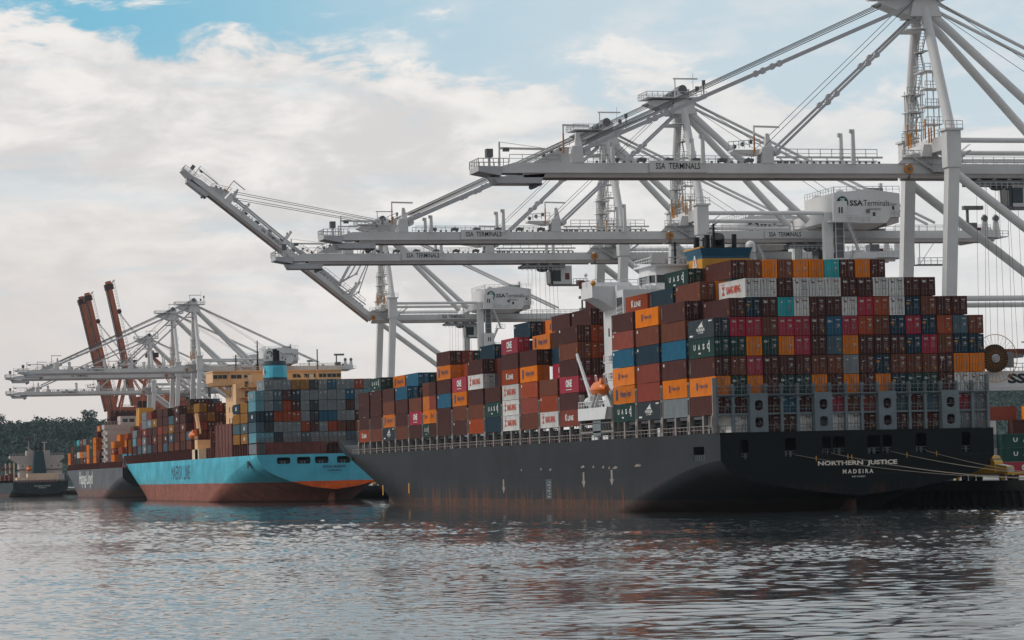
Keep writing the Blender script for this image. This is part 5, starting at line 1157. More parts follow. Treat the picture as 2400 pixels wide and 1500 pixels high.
for i in range(14): a = 2*math.pi*i/14+0.2; r_ = 1.5 if i % 2 == 0 else 0.6; pts.append((fy-0.8+r_*math.cos(a), 40.1+r_*1.1*math.sin(a)))
e.prism(pts, 0, fx-3.62, fx-3.45, M['whitehl']); e.box(fx-1.4, fx+1.6, fy-4.32, fy-4.05, 38.5, 41.4, M['sky_blue']); e.build('funnel_emblem', fu2)
mast(S2, X2(157.0), Y2(926), 41.7, 9.2, M['black'], 'signal_mast', 0.3); mast(S2, X2(150.2), Y2(925), 41.7, 4.8, M['black'], 'antenna_mast', 0.1); q = MB(); q.bar((X2(175.3), Y2(925), 41.7), (X2(175.3), Y2(925), 48), 0.3, 0.3, M['black']); q.build('antenna_mast', S2)
q = MB(); q.box(X2(140), X2(144), Y2(938), Y2(944), D2, 19.0, M['cream']); q.box(X2(140), X2(143), Y2(936), Y2(950), D2, D2+3.0, M['cream_lt']); q.bar((X2(141), Y2(940), 21), (X2(140.6), Y2(944), 27), 0.9, 0.9, M['cream']); q.railing((X2(140), Y2(938), 19), (X2(140), Y2(944), 19), M['cream_lt'], 1.1, 1.5); q.build('boat_station', S2)
lifeboat(132.8, 919.1, 20.5, 8, 'small orange lifeboat on the side of the light blue ship, left of its cream tower')
for o in S2.children:
    n_ = o.name.split('.')[0]
    if n_ in ('bridge_wing', 'signal_mast', 'antenna_mast', 'ladder', 'accommodation_block'): o.location.z = -2.2
    if n_ == 'funnel': o.location.z = -1.9
wing2.scale = (0.93, 1, 1)
# its containers: the stern wall one by one, the rest as one mass
W2 = {0: '.YYYLLAYUYYRY', 1: 'CYSMNYYYYYUYC', 2: 'CYSRMYAYYYMY.', 3: 'NNRRRYAUUYYM.', 4: 'SAYYYRMYRBMR.', 5: 'CCNYYSYYYYSY.'}
G2 = 'containers on the light blue ship'
STUFF = []
def put2(k, c, y, z, lab=None, logo=None, dt=None, l0=12.19, force=False):
    if NCONT < 318 and lab: container(k, 132.5+CW/2+c*PITCH, y, z, lab, G2, logo, True, dt, ch=2.72, length=l0)
    else: STUFF.append((k, 132.5+CW/2+c*PITCH, y, z, l0))
rows_left = []
for r in range(6):
    for c, k in enumerate(W2[r]):
        if k == '.': continue
        rows_left.append((r, c, k))
rows_left.sort(key=lambda t_: (t_[0], t_[1]))
for r, c, k in rows_left:
    lg = 'blueM' if c == 0 or (r, c) == (0, 1) else None
    kk = {'Y': 'Y', 'C': 'C'}.get(k, k)
    put2(kk, c, 798.7, 16.4+(5-r)*2.87-(0), f"{CC[k][0]} container in the light blue ship's stern wall, {ORD[c]} column, {ORD[r]} tier down", lg, 'blu' if k in 'YRS' and (r+c) % 2 else None)
for c in range(17): STUFF.append((random.choice('SYAMMS'), 132.5+CW/2+c*PITCH, 798.9, 13.4, 12.19))
rnd = random.Random(11)
def bay_tiers(y0, tiers, ncol=8, pal='MMMBBMMBDSYLM'):
    y0 -= 31.9
    for c in range(ncol):
        h = tiers[min(c, len(tiers)-1)]
        for tI in range(h): STUFF.append((rnd.choice(pal), 132.5+CW/2+c*PITCH, y0, 16.4+tI*2.87, 12.19))
bay_tiers(844.4, [4, 4, 6, 6], 5, 'MMDLSM'); bay_tiers(858, [4, 4, 4], 4, 'DNYCSL')
for i, tr_ in enumerate([[2, 5, 5, 5], [4, 4, 5, 5, 5], [5, 5, 5, 5], [4, 5, 5, 5], [5, 5, 5, 6], [5, 5, 5, 5], [4, 5, 5, 5], [5, 5, 5, 5], [5, 5, 5], [3, 4, 4], [3, 4, 4]]):
    if 952+i*13.64 > 1102: break
    bay_tiers(952+i*13.64, tr_, 7, 'MMMBBMMBDSLMMB' if i < 7 else 'YYSYCMBDRY')
def stuff_boxes(name, items, label, cat, kind=None, parent=None):
    b = MB(); hw = CW/2
    for (k, x, y, z, ln) in items:
        m = M['c'+k]; b.box(x-hw+0.07, x+hw-0.07, y+0.06, y+ln, z+0.04, z+2.70, m)
        for dx in (-hw+0.05, hw-0.17): b.box(x+dx, x+dx+0.12, y, y+0.12, z, z+2.73, m)
        for zz in (z, z+2.61): b.box(x-hw+0.17, x+hw-0.17, y, y+0.1, zz, zz+0.12, m)
        b.box(x-0.03, x+0.03, y+0.02, y+0.07, z+0.15, z+2.6, M['seal'])
        for dx in (-0.75, -0.35, 0.35, 0.75): b.box(x+dx-0.025, x+dx+0.025, y-0.03, y+0.05, z+0.1, z+2.65, M['rod'])
        if rnd.random() < 0.6: b.box(x+0.3, x+0.9, y-0.01, y+0.05, z+2.1, z+2.3, M['plac_w'])
        if rnd.random() < 0.25: b.box(x-0.8, x-0.4, y-0.01, y+0.05, z+1.7, z+2.1, M['plac_w']); b.box(x+0.4, x+0.8, y-0.01, y+0.05, z+1.7, z+2.0, M['plac_w'])
        if rnd.random() < 0.25: b.box(x-hw+0.035, x-hw+0.07, y+5, y+7.2, z+0.9, z+1.9, M['plac_w'])
        for i in range(14): b.box(x-hw+0.045, x-hw+0.08, y+0.7+i*ln/14.5, y+0.95+i*ln/14.5, z+0.2, z+2.6, m)
    o = b.build(name, parent); tag(o, label, cat, kind=kind); return o
S3Y = atX(287, 1090, 146.8)[0]; print('ship3 y', S3Y)
# ================= ship 3: slate grey, orange funnel =================
S3 = thing('container_ship', 'slate grey container ship with an orange funnel, behind the light blue ship', 'container ship', (146.8+16.15, S3Y, 0), 'container ships moored at the quay')
zt3 = interp([0, .4, .7, .85, .95, 1.0], [3.0, 3.8, 5.0, 6.2, 7.5, 8.5])
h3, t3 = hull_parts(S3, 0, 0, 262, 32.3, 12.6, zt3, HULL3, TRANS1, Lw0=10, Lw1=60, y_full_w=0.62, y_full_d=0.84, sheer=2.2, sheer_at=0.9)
def sid3(px): return atX(px, 1120, 146.8)[0]-S3Y
ya, yb = sid3(217), sid3(186)
b = MB(); add_text(b, 'Hapag-Lloyd', (-16.2, (ya+yb)/2, 8.0), yb-ya, 7.6, M['whitehl'], '-x', 0.02); b.build('side_name', h3)
b = MB(); b.box(-14.5, 14.5, 4, 225, 12.6, 15.2, M['oxide'])
for i in range(50): b.box(-15.9, -15.4, 8+i*4.3, 8.5+i*4.3, 12.6, 15.2, M['oxide'])
b.build('hatch_coaming', S3)
def Y3(px): return sid3(px)
b = MB(); b.box(-15.0, 8, 62, 76, 12.6, 30.5, M['pinkwhite'])
b.box(-16.2, 16.2, 61.8, 72, 29.5, 31.4, M['pinkwhite']); b.box(-9, 4, 64, 75, 31.4, 35, M['pinkwhite']); b.railing((-16.2, 62, 31.4), (-9, 62, 31.4), M['pinkwhite'], 1.2, 1.5, 0.08)
a3 = b.build('accommodation_block', S3)
for i in range(5): q = MB(); q.box(-16.4, -15.0, 58, 70, 15.5+i*2.8, 15.8+i*2.8, M['pinkwhite']); q.railing((-16.4, 58, 15.8+i*2.8), (-16.4, 70, 15.8+i*2.8), M['pinkwhite'], 1.1, 1.6, 0.07); q.build('balcony', S3)
for i in range(4): q = MB(); q.box(-8+i*2.9, -5.9+i*2.9, 63.9, 64.05, 32.4, 33.8, M['glass']); q.build('window', a3)
for i, (x_, z_) in enumerate(((-11, 26), (-6, 26), (-11, 22), (2, 24), (-3, 27))): q = MB(); q.box(x_, x_+0.8, 61.9, 62.05, z_, z_+1.0, M['glass']); q.build('window', a3)
f = MB(); f.hexa([(-3.8, 44, 20), (3.4, 44, 20), (3.4, 56, 20), (-3.8, 56, 20), (-3.2, 45, 38), (2.8, 45, 38), (2.8, 55, 38), (-3.2, 55, 38)], M['funnel_orange'])
for j, z0 in enumerate((33.5, 40.5)):
    for i in range(5): f.box(-2.0, 1.6, 43.9+0.04*(i+j), 44.9, z0+i*0.7-8.0, z0+0.4+i*0.7-8.0, M['black'])
fu3 = f.build('funnel', S3)
for (x_, y_, r_) in ((-2.4, 50, 1.0), (-0.2, 50, 0.9)): q = MB(); q.tube((x_, y_, 37), (x_, y_, 41), r_, M['black']); q.build('exhaust_pipe', fu3)
items3 = []
for i, (ts, pal) in enumerate([([2, 4, 5], 'MROB'), ([3, 4, 4], 'OMRO')]):
    for c in range(8):
        for tI in range(ts[min(c, len(ts)-1)]): items3.append((rnd.choice(pal), 147.2+CW/2+c*PITCH, S3Y+4+i*27, 15.3+tI*2.85, 12.19))
for i, (ts, pal) in enumerate([([2, 6, 8, 8], 'MMMB'), ([4, 4, 6], 'OOMG'), ([4, 5, 6], 'MGMG'), ([3, 3, 6], 'OOMO'), ([4, 4, 4], 'WMYM'), ([4, 4], 'GOMB'), ([4, 4], 'GOTW'), ([3, 4], 'OOGM'), ([3], 'MBM'), ([2], 'MBO')]):
    for c in range(12):
        for tI in range(ts[min(c, len(ts)-1)]): items3.append((rnd.choice(pal), 147.2+CW/2+c*PITCH, S3Y+86+i*13.64, 15.3+tI*2.85, 12.19))
stuff_boxes('far_containers', STUFF+items3, 'mass of maroon, orange and grey containers on the two farther container ships', 'containers', 'stuff')

# ================= ship 4: small tanker at far left =================
S4 = thing('tanker', 'small dark tanker with a white bridge and dark green funnel at the far left', 'tanker', (atY(95, 1130, 1600)[0], 1600, 0)); S4.scale = (1, 1, 0.88)
zt4 = interp([0, .6, .9, 1.0], [1.2, 1.8, 3, 4.5])
h4, t4 = hull_parts(S4, 0, 0, 185, 29, 8.6, zt4, HULL4, HULL4, Lw0=6, Lw1=20, y_full_w=0.75, y_full_d=0.9, sheer=3)
b = MB(); add_text(b, 'CHALLENGE CONCEPT', (1, -0.05, 6.3), 9, 0.7, M['whitehl']); add_text(b, 'NASSAU', (1, -0.05, 5.2), 4, 0.6, M['whitehl']); b.build('stern_name', t4)
pw = M['pinkwhite']
b = MB(); b.box(-9.5, 13.5, 18, 30, 8.6, 20.5, pw); b.prism([(-14.5, 23.3), (-14.5, 25.0), (14.5, 25), (14.5, 23.3), (11.5, 20.4), (-10.5, 20.4)][::-1], 1, 18, 26, pw); b.box(-5.5, 7, 19, 26, 25, 28, pw)
b.railing((-14.5, 18, 25), (14.5, 18, 25), pw, 1.2, 1.6, 0.08); b.box(-11, 14, 17.5, 31, 16.2, 16.6, M['recess']); a4 = b.build('accommodation_block', S4)
for i in range(6): q = MB(); q.box(-8+i*3.8, -7.3+i*3.8, 17.9, 18.1, 18.2, 19, M['glass']); q.build('window', a4)
b = MB(); b.box(-6, 12, 8, 18, 8.6, 14, M['cream_lt']); b.box(-12, -6.5, 4, 16, 8.6, 11.6, M['cream_lt']); b.box(-13.5, 13.5, 3, 12, 8.6, 10, M['oxide']); b.railing((-13.8, 1, 8.6), (13.8, 1, 8.6), pw, 1.2, 1.7, 0.08); b.box(9.5, 13, 3, 16, 8.6, 13.6, M['pinkwhite']); b.build('deckhouse', S4)
f = MB(); f.hexa([(-3.0, 8, 13.5), (4.2, 8, 13.5), (4.2, 16, 13.5), (-3.0, 16, 13.5), (-2.2, 9, 27.6), (2.6, 9, 27.6), (2.6, 15, 27.6), (-2.2, 15, 27.6)], M['dark_green_funnel']); fu4 = f.build('funnel', S4)
for x_ in (-1.3, 1.2): q = MB(); q.tube((x_, 12, 27), (x_, 12, 31), 0.7, M['black']); q.build('exhaust_pipe', fu4)
q = MB(); q.bar((-4.2, 20, 25), (-4.2, 20, 35.5), 0.4, 0.4, M['pinkwhite']); q.box(-4.8, -3.2, 19.8, 20.2, 34, 35.5, M['oxide']); q.bar((-1, 20, 25), (-1, 20, 38.5), 0.2, 0.2, M['shipbeige']); q.build('mast', S4)
q = MB(); q.bar((4.2, 20, 25), (4.2, 20, 32.8), 0.6, 0.6, pw); q.box(2.8, 5.8, 19.8, 20.4, 32.8, 33.3, pw); q.bar((-5.8, 14, 30), (-2, 14, 27), 0.7, 0.7, pw); q.build('radar_mast', S4)
q = MB(); q.box(-30, -14, 60, 61, 0, 0.1, pw) if False else None
lifeboat(atY(95, 1130, 1600)[0]-5.8, 1604, 14.6, 7, 'orange lifeboat hanging nose down beside the dark green funnel of the small tanker')
b = MB()
for i in range(14): b.box(-12+(i % 3)*1.5, -10+(i % 3)*1.5, 40+i*7, 43+i*7, 8.6, 11.4+(i % 4), [M['oxide'], M['cream_lt'], M['oxide']][i % 3])
b.build('cargo_pipework', S4)
for yy in (34, 62, 90):
    b = MB(); b.bar((-11, yy, 8.6), (-11, yy, 21), 0.7, 0.7, M['cream_lt']); b.bar((-11, yy, 20), (-13.5, yy+9, 16), 0.5, 0.5, M['oxide']); b.box(-13.5, -8, yy+1, yy+7, 8.6, 13.5, M['oxide']); b.build('deck_crane', S4)
wh = thing('warehouse', 'long low dark teal shed on the far shore at the left edge', 'warehouse', (140, 2050, 4)); b = MB(); b.box(-70, 10, 0, 30, 0, 17, M['dark_green_funnel']); b.box(-71, 11, -0.6, 31, 17, 18.2, M['shipgrey']); b.build('wall', wh)
for i in range(14): q = MB(); q.box(-66+i*5.5, -63+i*5.5, -0.15, 0.05, 5, 11, M['shipgrey']); q.build('window', wh)
print('containers', NCONT, 'stuff', len(STUFF)+len(items3))

# ---------------------------------------------------------------- quay, truck, shore
b = MB(); b.box(181.5, 620, 100, 2300, 2.6, 3.7, M['concrete']); b.box(181.2, 181.5, 100, 2300, 2.3, 3.85, M['pile']); b.box(195, 620, 100, 2300, -2, 2.55, M['pile'])
q_ = b.build('quay'); tag(q_, kind='structure')
b = MB(); b.box(-1500, 3000, 2000, 4200, 0.5, 3.2, M['pile']); s_ = b.build('far_shore_ground'); tag(s_, kind='structure')
b = MB(); 
for rx in (QX+0.3, QX+XL): b.box(rx-0.1, rx+0.1, 100, 1700, 3.704, 3.78, M['steel'])
b.box(182.5, 182.8, 100, 1700, 3.704, 3.712, M['yellow']); r_ = b.build('crane_rail'); tag(r_, kind='structure')
pb = MB()
pb.box(-0.35, 0.35, -0.35, 0.35, -2, 2.6, M['pile']); pb.box(-0.5, 1.4, -0.6, 0.6, 1.5, 2.6, M['pile']); pmesh_ = pb.mesh('pile')
for i in range(22):
    o = place(pmesh_, 'fender_pile', None, (181.9, 382+i*3.1, 0)); tag(o, 'dark wet pile under the quay edge behind the stern of the dark grey ship', 'pile', 'piles under the quay')
bm_ = MB(); bm_.tube((0, 0, 0), (0, 0, 0.5), 0.28, M['yellow'], n=10); bm_.tube((0, 0, 0.45), (0, 0, 0.72), 0.42, M['yellow'], n=10); bm_.box(-0.6, 0.6, -0.4, 0.4, 0, 0.12, M['pile']); me_ = bm_.mesh('bollard')
for i, y in enumerate((atX(2245, 1120, 182.4)[0], atX(2350, 1120, 182.4)[0], 382, 368)):
    o = place(me_, 'bollard', None, (182.4, y, 3.7)); tag(o, ['yellow bollard on the quay edge nearest the stern of the dark grey ship', 'yellow bollard on the quay edge below the yellow truck', 'yellow bollard at the right edge of the quay', 'yellow bollard on the quay holding the mooring ropes'][i], 'bollard', 'yellow bollards along the quay edge')
# terminal truck with trailer
t = thing('terminal_truck', 'yellow conventional truck with a flat container trailer on the quay', 'truck', (198, 432, 3.7)); Yl = M['yellow']
b = MB(); b.prism([(0, 1.2), (3.0, 1.2), (3.0, 2.4), (2.9, 2.9), (2.3, 3.9), (0.3, 4.05), (0, 3.8)], 1, -1.15, 1.15, Yl); b.prism([(3.0, 1.1), (5.0, 1.1), (5.1, 1.9), (4.9, 2.25), (3.0, 2.5)], 1, -0.95, 0.95, Yl); b.box(0.2, 5.2, -1.2, 1.2, 1.0, 1.2, M['crane_dark']); b.box(5.0, 5.35, -1.2, 1.2, 0.6, 1.0, M['steel']); b.box(-0.5, 0.0, -1.1, 1.1, 1.2, 2.8, Yl); b.build('cab', t)
b = MB(); b.box(1.0, 2.2, -1.17, -1.14, 2.5, 3.4, M['glass']); b.hexa([(2.95, -1.05, 2.5), (3.0, -1.05, 2.5), (3.0, 1.05, 2.5), (2.95, 1.05, 2.5), (2.5, -1.05, 3.5), (2.6, -1.05, 3.5), (2.6, 1.05, 3.5), (2.5, 1.05, 3.5)], M['glass']); b.build('window', t)
b = MB(); b.box(-0.2, 1.5, -1.0, 1.0, 4.0, 4.15, M['cW']); b.prism([(3.2, 2.45), (4.9, 2.2), (4.9, 2.3), (3.2, 2.56)], 1, -0.8, 0.8, M['cW']); b.box(5.1, 5.14, -0.7, 0.7, 1.2, 2.1, M['steel']); b.build('grille', t)
for x, in ((4.2,), (-1.4,), (-2.7,), (-8.5,), (-9.8,)):
    for sy in (-1, 1):
        b = MB(); b.tube((x, sy*0.85, 0.52), (x, sy*1.2, 0.52), 0.52, M['tyre'], n=16); b.tube((x, sy*1.19, 0.52), (x, sy*1.22, 0.52), 0.25, M['steel'], n=10); b.build('wheel', t)
b = MB(); b.box(-11, -0.6, -0.5, 0.5, 1.0, 1.35, Yl)
for x in (-10.8, -7, -3.4, -1.0): b.box(x-0.2, x+0.2, -1.25, 1.25, 1.2, 1.55, Yl)
b.build('trailer', t)
t.location = (atY(2304, 1100, 424)[0], 424, 3.7); t.rotation_euler = (0, 0, R(-58))
t = thing('container_trailer', 'parked yellow flat trailer at the right edge behind the mooring ropes', 'trailer', (atY(2352, 1100, 414)[0], 414, 3.7)); b = MB(); b.box(0, 12, -0.5, 0.5, 1.0, 1.35, Yl)
for x in (0.3, 3, 6, 9, 11.8): b.box(x-0.2, x+0.2, -1.25, 1.25, 1.2, 1.5, M['yellow'])
b.build('frame', t)
for x in (8.6, 9.9, 1.5):
    for sy in (-1, 1): b = MB(); b.tube((x, sy*0.85, 0.5), (x, sy*1.2, 0.5), 0.5, M['tyre'], n=14); b.build('wheel', t)
for i, (x, y, h) in enumerate(((252, 560, 27), (272, 640, 24), (262, 700, 26), (284, 690, 26))):
    o = thing('light_mast', ['tall thin light mast beside the container stern wall at the right', 'light mast against the wooded hill at the right edge, nearest of three', 'light mast against the hill at the right, middle one', 'light mast against the hill at the far right edge'][i], 'light mast', (x, y, 3.7)); b = MB(); b.tube((0, 0, 0), (0, 0, h), 0.28 if i == 0 else 0.16, M['black'] if i == 0 else M['rail'], r2=0.12, n=8); b.build('mast', o); b = MB(); b.box(-1.2, 1.2, -0.2, 0.2, h, h+0.3, M['rail']); b.build('lamp_head', o)

# ---------------------------------------------------------------- hills and woods
def hmat():
    m = bpy.data.materials.new('woodland'); m.use_nodes = True; t_ = m.node_tree; bs = t_.nodes['Principled BSDF']; bs.inputs['Roughness'].default_value = 0.9; bs.inputs['Specular IOR Level'].default_value = 0.1
    g_ = t_.nodes.new('ShaderNodeTexCoord'); n = t_.nodes.new('ShaderNodeTexNoise'); n.inputs['Scale'].default_value = 0.05; n.inputs['Detail'].default_value = 5; t_.links.new(g_.outputs['Object'], n.inputs['Vector'])
    r = t_.nodes.new('ShaderNodeValToRGB'); r.color_ramp.elements[0].position = 0.35; r.color_ramp.elements[0].color = (0.032, 0.066, 0.070, 1); r.color_ramp.elements[1].position = 0.68; r.color_ramp.elements[1].color = (0.075, 0.11, 0.088, 1)  # greens made bluer and paler: distance haze put into the leaf colour
    t_.links.new(n.outputs['Fac'], r.inputs[0]); t_.links.new(r.outputs[0], bs.inputs['Base Color']); return m
HM = hmat()
rs = np.random.RandomState(5)
def ridge(x):  # crest height above the water along the far shore
    return 54+9*np.sin(x*0.0043+1.0)+5*np.sin(x*0.013+2)+2.5*np.sin(x*0.031)+40*np.clip((np.asarray(x)-820)/260, 0, 1)
xs = np.arange(-700, 2400, 20.0); yy = np.arange(0, 701, 35.0); vs = []; fs = []
for j, dy in enumerate(yy):
    p = dy/350; prof = math.sin(min(1, p)*math.pi/2)**0.9 if p <= 1 else max(0, 1-(p-1)**2*0.8)
    for x in xs: vs.append((x, 2350+dy, 3+ridge(x)*prof*0.86-(0 if dy else 3)))
nx = len(xs)
for j in range(len(yy)-1):
    for i in range(nx-1): fs.append((j*nx+i, j*nx+i+1, (j+1)*nx+i+1, (j+1)*nx+i))
b = MB(); b.add(vs, fs, HM); hl_ = b.build('hill', smooth=True); tag(hl_, kind='structure')
V_ = []; F_ = []
def crowns(xa, xb, n):
    V0 = []
    for i in range(n):
        x = rs.uniform(xa, xb); p = rs.uniform(0.02, 1.0)**0.8; dy = 350*p
        z = 3+float(ridge(x))*(math.sin(p*math.pi/2)**0.9)*0.86; r = rs.uniform(3.5, 7.0); h = r*rs.uniform(0.8, 1.2)
        k = 46; d = rs.normal(size=(k, 3)); d /= np.linalg.norm(d, axis=1)[:, None]; rad = rs.uniform(0.55, 1.0, k)[:, None]
        c = np.array([x, 2350+dy, z+h*0.75])+d*rad*np.array([r, r, h]); s = rs.uniform(0.6, 1.3, k)
        for cc, ss in zip(c, s):
            a = rs.normal(size=3); a /= np.linalg.norm(a); bb = np.cross(a, rs.normal(size=3)); bb /= np.linalg.norm(bb)
            o = len(V_); V_.extend([tuple(cc+a*ss), tuple(cc+bb*ss*0.8), tuple(cc-a*ss*0.9), tuple(cc-bb*ss)]); F_.append((o, o+1, o+2, o+3))
crowns(60, 345, 1500); crowns(1000, 1220, 650); crowns(-200, 60, 300); crowns(345, 1000, 900); crowns(1220, 1500, 200)
b = MB(); b.v = V_; b.f = F_; b.m = [0]*len(F_); b.mats = [HM]
wd_ = b.build('woodland'); tag(wd_, 'dark blue-green woods covering the far hill', 'woods', kind='stuff')
# single trees standing on the crest
for i, (x, sc_, lab) in enumerate(((118, 1.0, 'broad dark tree on the hill crest at the far left'), (148, 1.15, 'pointed dark tree on the crest, second from the left edge'), (214, 1.0, 'round tree on the crest right of the middle of the wood'), (293, 1.3, 'tall tree on the crest just left of the red crane booms'))):
    tt = thing('tree', lab, 'tree', (x, 2690, 3+float(ridge(x))*0.84)); q = MB(); q.tube((0, 0, -2), (0, 0, 12*sc_), 0.8, M['pile'], r2=0.3, n=7)
    for k in range(5): a = k*1.3; q.tube((0, 0, 5*sc_+k), (3*math.cos(a), 3*math.sin(a), 9*sc_+k*1.2), 0.3, M['pile'], r2=0.1, n=5)
    q.build('trunk', tt); q = MB()
    for c in range(9):
        cc = np.array([rs.uniform(-5, 5), rs.uniform(-4, 4), rs.uniform(7, 15)])*sc_; r = rs.uniform(2, 4)*sc_
        for k in range(70):
            d = rs.normal(size=3); d /= np.linalg.norm(d); p_ = cc+d*r*rs.uniform(0.5, 1); a = rs.normal(size=3); a /= np.linalg.norm(a); bb = np.cross(a, d); s = 0.8
            q.add([p_+a*s, p_+bb*s, p_-a*s, p_-bb*s], [(0, 1, 2, 3)], HM)
    q.build('crown', tt)

# ---------------------------------------------------------------- water: one disc round the camera, real waves where they can be seen
def water():
    ang_v = np.arange(-0.03, 0.56, 0.00105)              # azimuth from +Y; fine where the photograph looks
    ang_o = np.concatenate([np.linspace(-math.pi, -0.35, 30), np.linspace(-0.34, -0.035, 60)]); ang_p = np.linspace(0.565, math.pi, 60)[:-1]
    ang = np.concatenate([ang_o, ang_v, ang_p])
    r = [20.0]
    while r[-1] < 1500: r.append(r[-1]+max(0.16, min(6, 0.0000105*r[-1]**2)))
    r = np.concatenate([np.linspace(3, 90, 12), np.array([x for x in r if x > 92]), np.array([1700, 2100, 2700, 3600, 6000, 12000])]) if False else np.array([3.0, 30, 60, 85]+[x for x in np.concatenate([[95.0+0.17*i for i in range(400)]]) if x < 150]+[])
    rr = [150.2]
    while rr[-1] < 1500: rr.append(rr[-1]+max(0.17, 0.0000085*rr[-1]**2))
    r = np.concatenate([r, rr, [1700, 2100, 2700, 3600, 6000, 12000]])
    A, Rr = np.meshgrid(ang, r); X = Rr*np.sin(A); Y = Rr*np.cos(A)
    rg = np.random.RandomState(3)
    def vnoise(x, y, s, seed):
        g = np.random.RandomState(seed).rand(256, 256); xi = x/s; yi = y/s; x0 = np.floor(xi).astype(int); y0 = np.floor(yi).astype(int); fx = xi-x0; fy = yi-y0; fx = fx*fx*(3-2*fx); fy = fy*fy*(3-2*fy)
        a = g[x0 % 256, y0 % 256]; b = g[(x0+1) % 256, y0 % 256]; c = g[x0 % 256, (y0+1) % 256]; d = g[(x0+1) % 256, (y0+1) % 256]
        return (a*(1-fx)+b*fx)*(1-fy)+(c*(1-fx)+d*fx)*fy
    Z = np.zeros_like(X)
    def waves(n, l0, l1, steep, main, spread):
        z = np.zeros_like(X)
        for i in range(n):
            l_ = math.exp(rg.uniform(math.log(l0), math.log(l1))); th = main+rg.normal()*spread; k = 2*math.pi/l_; ph = rg.uniform(0, 6.28)
            wob = vnoise(X, Y, l_*6, 50+i)*3.0
            t_ = k*(X*math.sin(th)+Y*math.cos(th))+ph+wob; z += (np.sin(t_)+0.25*np.sin(2*t_+1.3))*l_*steep*0.16/math.sqrt(n)*3.2
        return z
    m1 = np.clip((vnoise(X, Y*0.6, 55, 1)*0.5+vnoise(X, Y, 19, 2)*0.35+vnoise(X, Y, 7, 22)*0.15-0.40)/0.25, 0, 1)
    # left foreground: small choppy wavelets; right foreground: slower smooth undulation
    side = np.clip((X/np.maximum(Y, 1)-0.20)/0.10, 0, 1)*np.clip((230-Y)/80, 0, 1)
    calm = np.clip((Y-170)/180, 0, 1)
    chop = waves(40, 0.5, 1.6, 0.050, 0.5, 1.0); swell = waves(28, 1.4, 4.2, 0.038, 0.25, 0.6); mid = waves(26, 1.2, 3.6, 0.031, 0.3, 0.8)
    streaks = np.clip((X/np.maximum(Y, 1)-0.19)/0.08, 0, 1)
    Z = chop*(0.55+1.3*m1)*(1-0.96*side)*(1-0.2*calm)+mid*(0.5+1.0*m1)*(1-0.85*side)+swell*(0.04+1.15*side*(0.25+0.75*m1)+0.40*m1*streaks*(1-side))
    Z *= np.clip((Rr-60)/30, 0, 1)*np.clip((1500-Rr)/700, 0, 1)
    me = bpy.data.meshes.new('water'); nr, na = X.shape; co = np.stack([X, Y, Z], -1).reshape(-1, 3)
    co = np.vstack([co, [[0, 0, 0]]]); me.vertices.add(len(co)); me.vertices.foreach_set('co', co.ravel().astype(np.float32))
    i, j = np.meshgrid(np.arange(nr-1), np.arange(na), indexing='ij'); j2 = (j+1) % na
    quads = np.stack([i*na+j, i*na+j2, (i+1)*na+j2, (i+1)*na+j], -1).reshape(-1, 4)[:, ::-1]
    nq = len(quads); ctr = len(co)-1; jj = np.arange(na); tris = np.stack([np.full(na, ctr), (jj+1) % na, jj], -1)
    me.loops.add(nq*4+na*3); me.loops.foreach_set('vertex_index', np.concatenate([quads.ravel(), tris.ravel()]).astype(np.int32))
    me.polygons.add(nq+na); me.polygons.foreach_set('loop_start', np.concatenate([np.arange(nq)*4, nq*4+np.arange(na)*3]).astype(np.int32))
    me.polygons.foreach_set('loop_total', np.concatenate([np.full(nq, 4), np.full(na, 3)]).astype(np.int32)) if False else None
    me.update(calc_edges=True); me.validate(); me.polygons.foreach_set('use_smooth', [True]*len(me.polygons))
    at_ = me.attributes.new('ripple', 'FLOAT', 'POINT'); at_.data.foreach_set('value', np.append((1-0.93*side)*(0.35+0.65*m1), 1.0).astype(np.float32))
    m = bpy.data.materials.new('harbour_water'); m.use_nodes = True; t_ = m.node_tree; bs = t_.nodes['Principled BSDF']
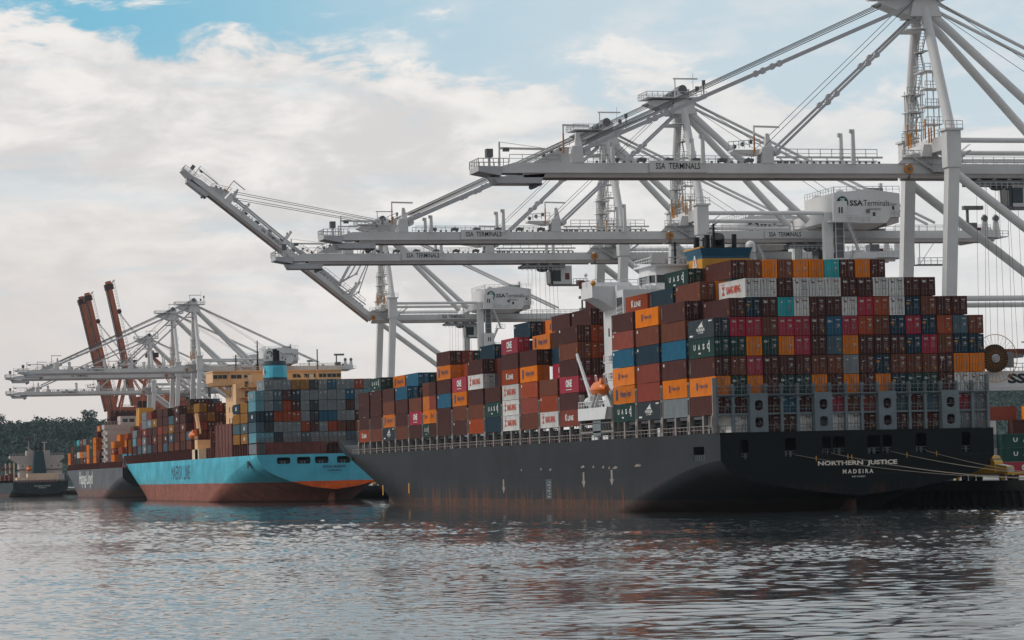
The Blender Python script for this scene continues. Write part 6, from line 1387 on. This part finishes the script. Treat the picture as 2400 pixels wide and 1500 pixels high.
    bs.inputs['Base Color'].default_value = (0.028, 0.038, 0.041, 1); bs.inputs['Roughness'].default_value = 0.06; bs.inputs['IOR'].default_value = 1.55
    tcn = t_.nodes.new('ShaderNodeTexCoord'); att = t_.nodes.new('ShaderNodeAttribute'); att.attribute_name = 'ripple'
    def bn(scale, st, dist, prev, det=4):
        mp = t_.nodes.new('ShaderNodeMapping'); mp.inputs['Scale'].default_value = st; t_.links.new(tcn.outputs['Object'], mp.inputs[0])
        n = t_.nodes.new('ShaderNodeTexNoise'); n.inputs['Scale'].default_value = scale; n.inputs['Detail'].default_value = det; t_.links.new(mp.outputs[0], n.inputs['Vector'])
        bp = t_.nodes.new('ShaderNodeBump'); t_.links.new(att.outputs['Fac'], bp.inputs['Strength']); bp.inputs['Distance'].default_value = dist; t_.links.new(n.outputs['Fac'], bp.inputs['Height'])
        if prev: t_.links.new(prev, bp.inputs['Normal'])
        return bp.outputs[0]
    nn = bn(0.9, (1, 1, 1), 0.035, None); nn = bn(3.0, (1, 1, 1), 0.010, nn, 3)
    t_.links.new(nn, bs.inputs['Normal']); me.materials.append(m)
    o = place(me, 'water'); tag(o, kind='structure'); print('water verts', len(co))
water()

# ---------------------------------------------------------------- air: distance haze
hz = MB(); hz.box(-900, 2600, -60, 3150, -1.2, 140, None) if False else hz.box(-900, 2600, -60, 3150, -1.2, 140, M['glass'])
ho = hz.build('haze'); tag(ho, kind='stuff'); ho['label'] = 'pale blue-grey air thickening with distance over the harbour'
hm = bpy.data.materials.new('haze'); hm.use_nodes = True; ht = hm.node_tree; ht.nodes.clear(); ho_ = ht.nodes.new('ShaderNodeOutputMaterial'); pv = ht.nodes.new('ShaderNodeVolumePrincipled')
pv.inputs['Density'].default_value = 0.000025; pv.inputs['Color'].default_value = (0.80, 0.90, 1.0, 1); pv.inputs['Anisotropy'].default_value = 0.3
ht.links.new(pv.outputs[0], ho_.inputs['Volume']); ho.data.materials.clear(); ho.data.materials.append(hm)
scene.cycles.volume_bounces = 0
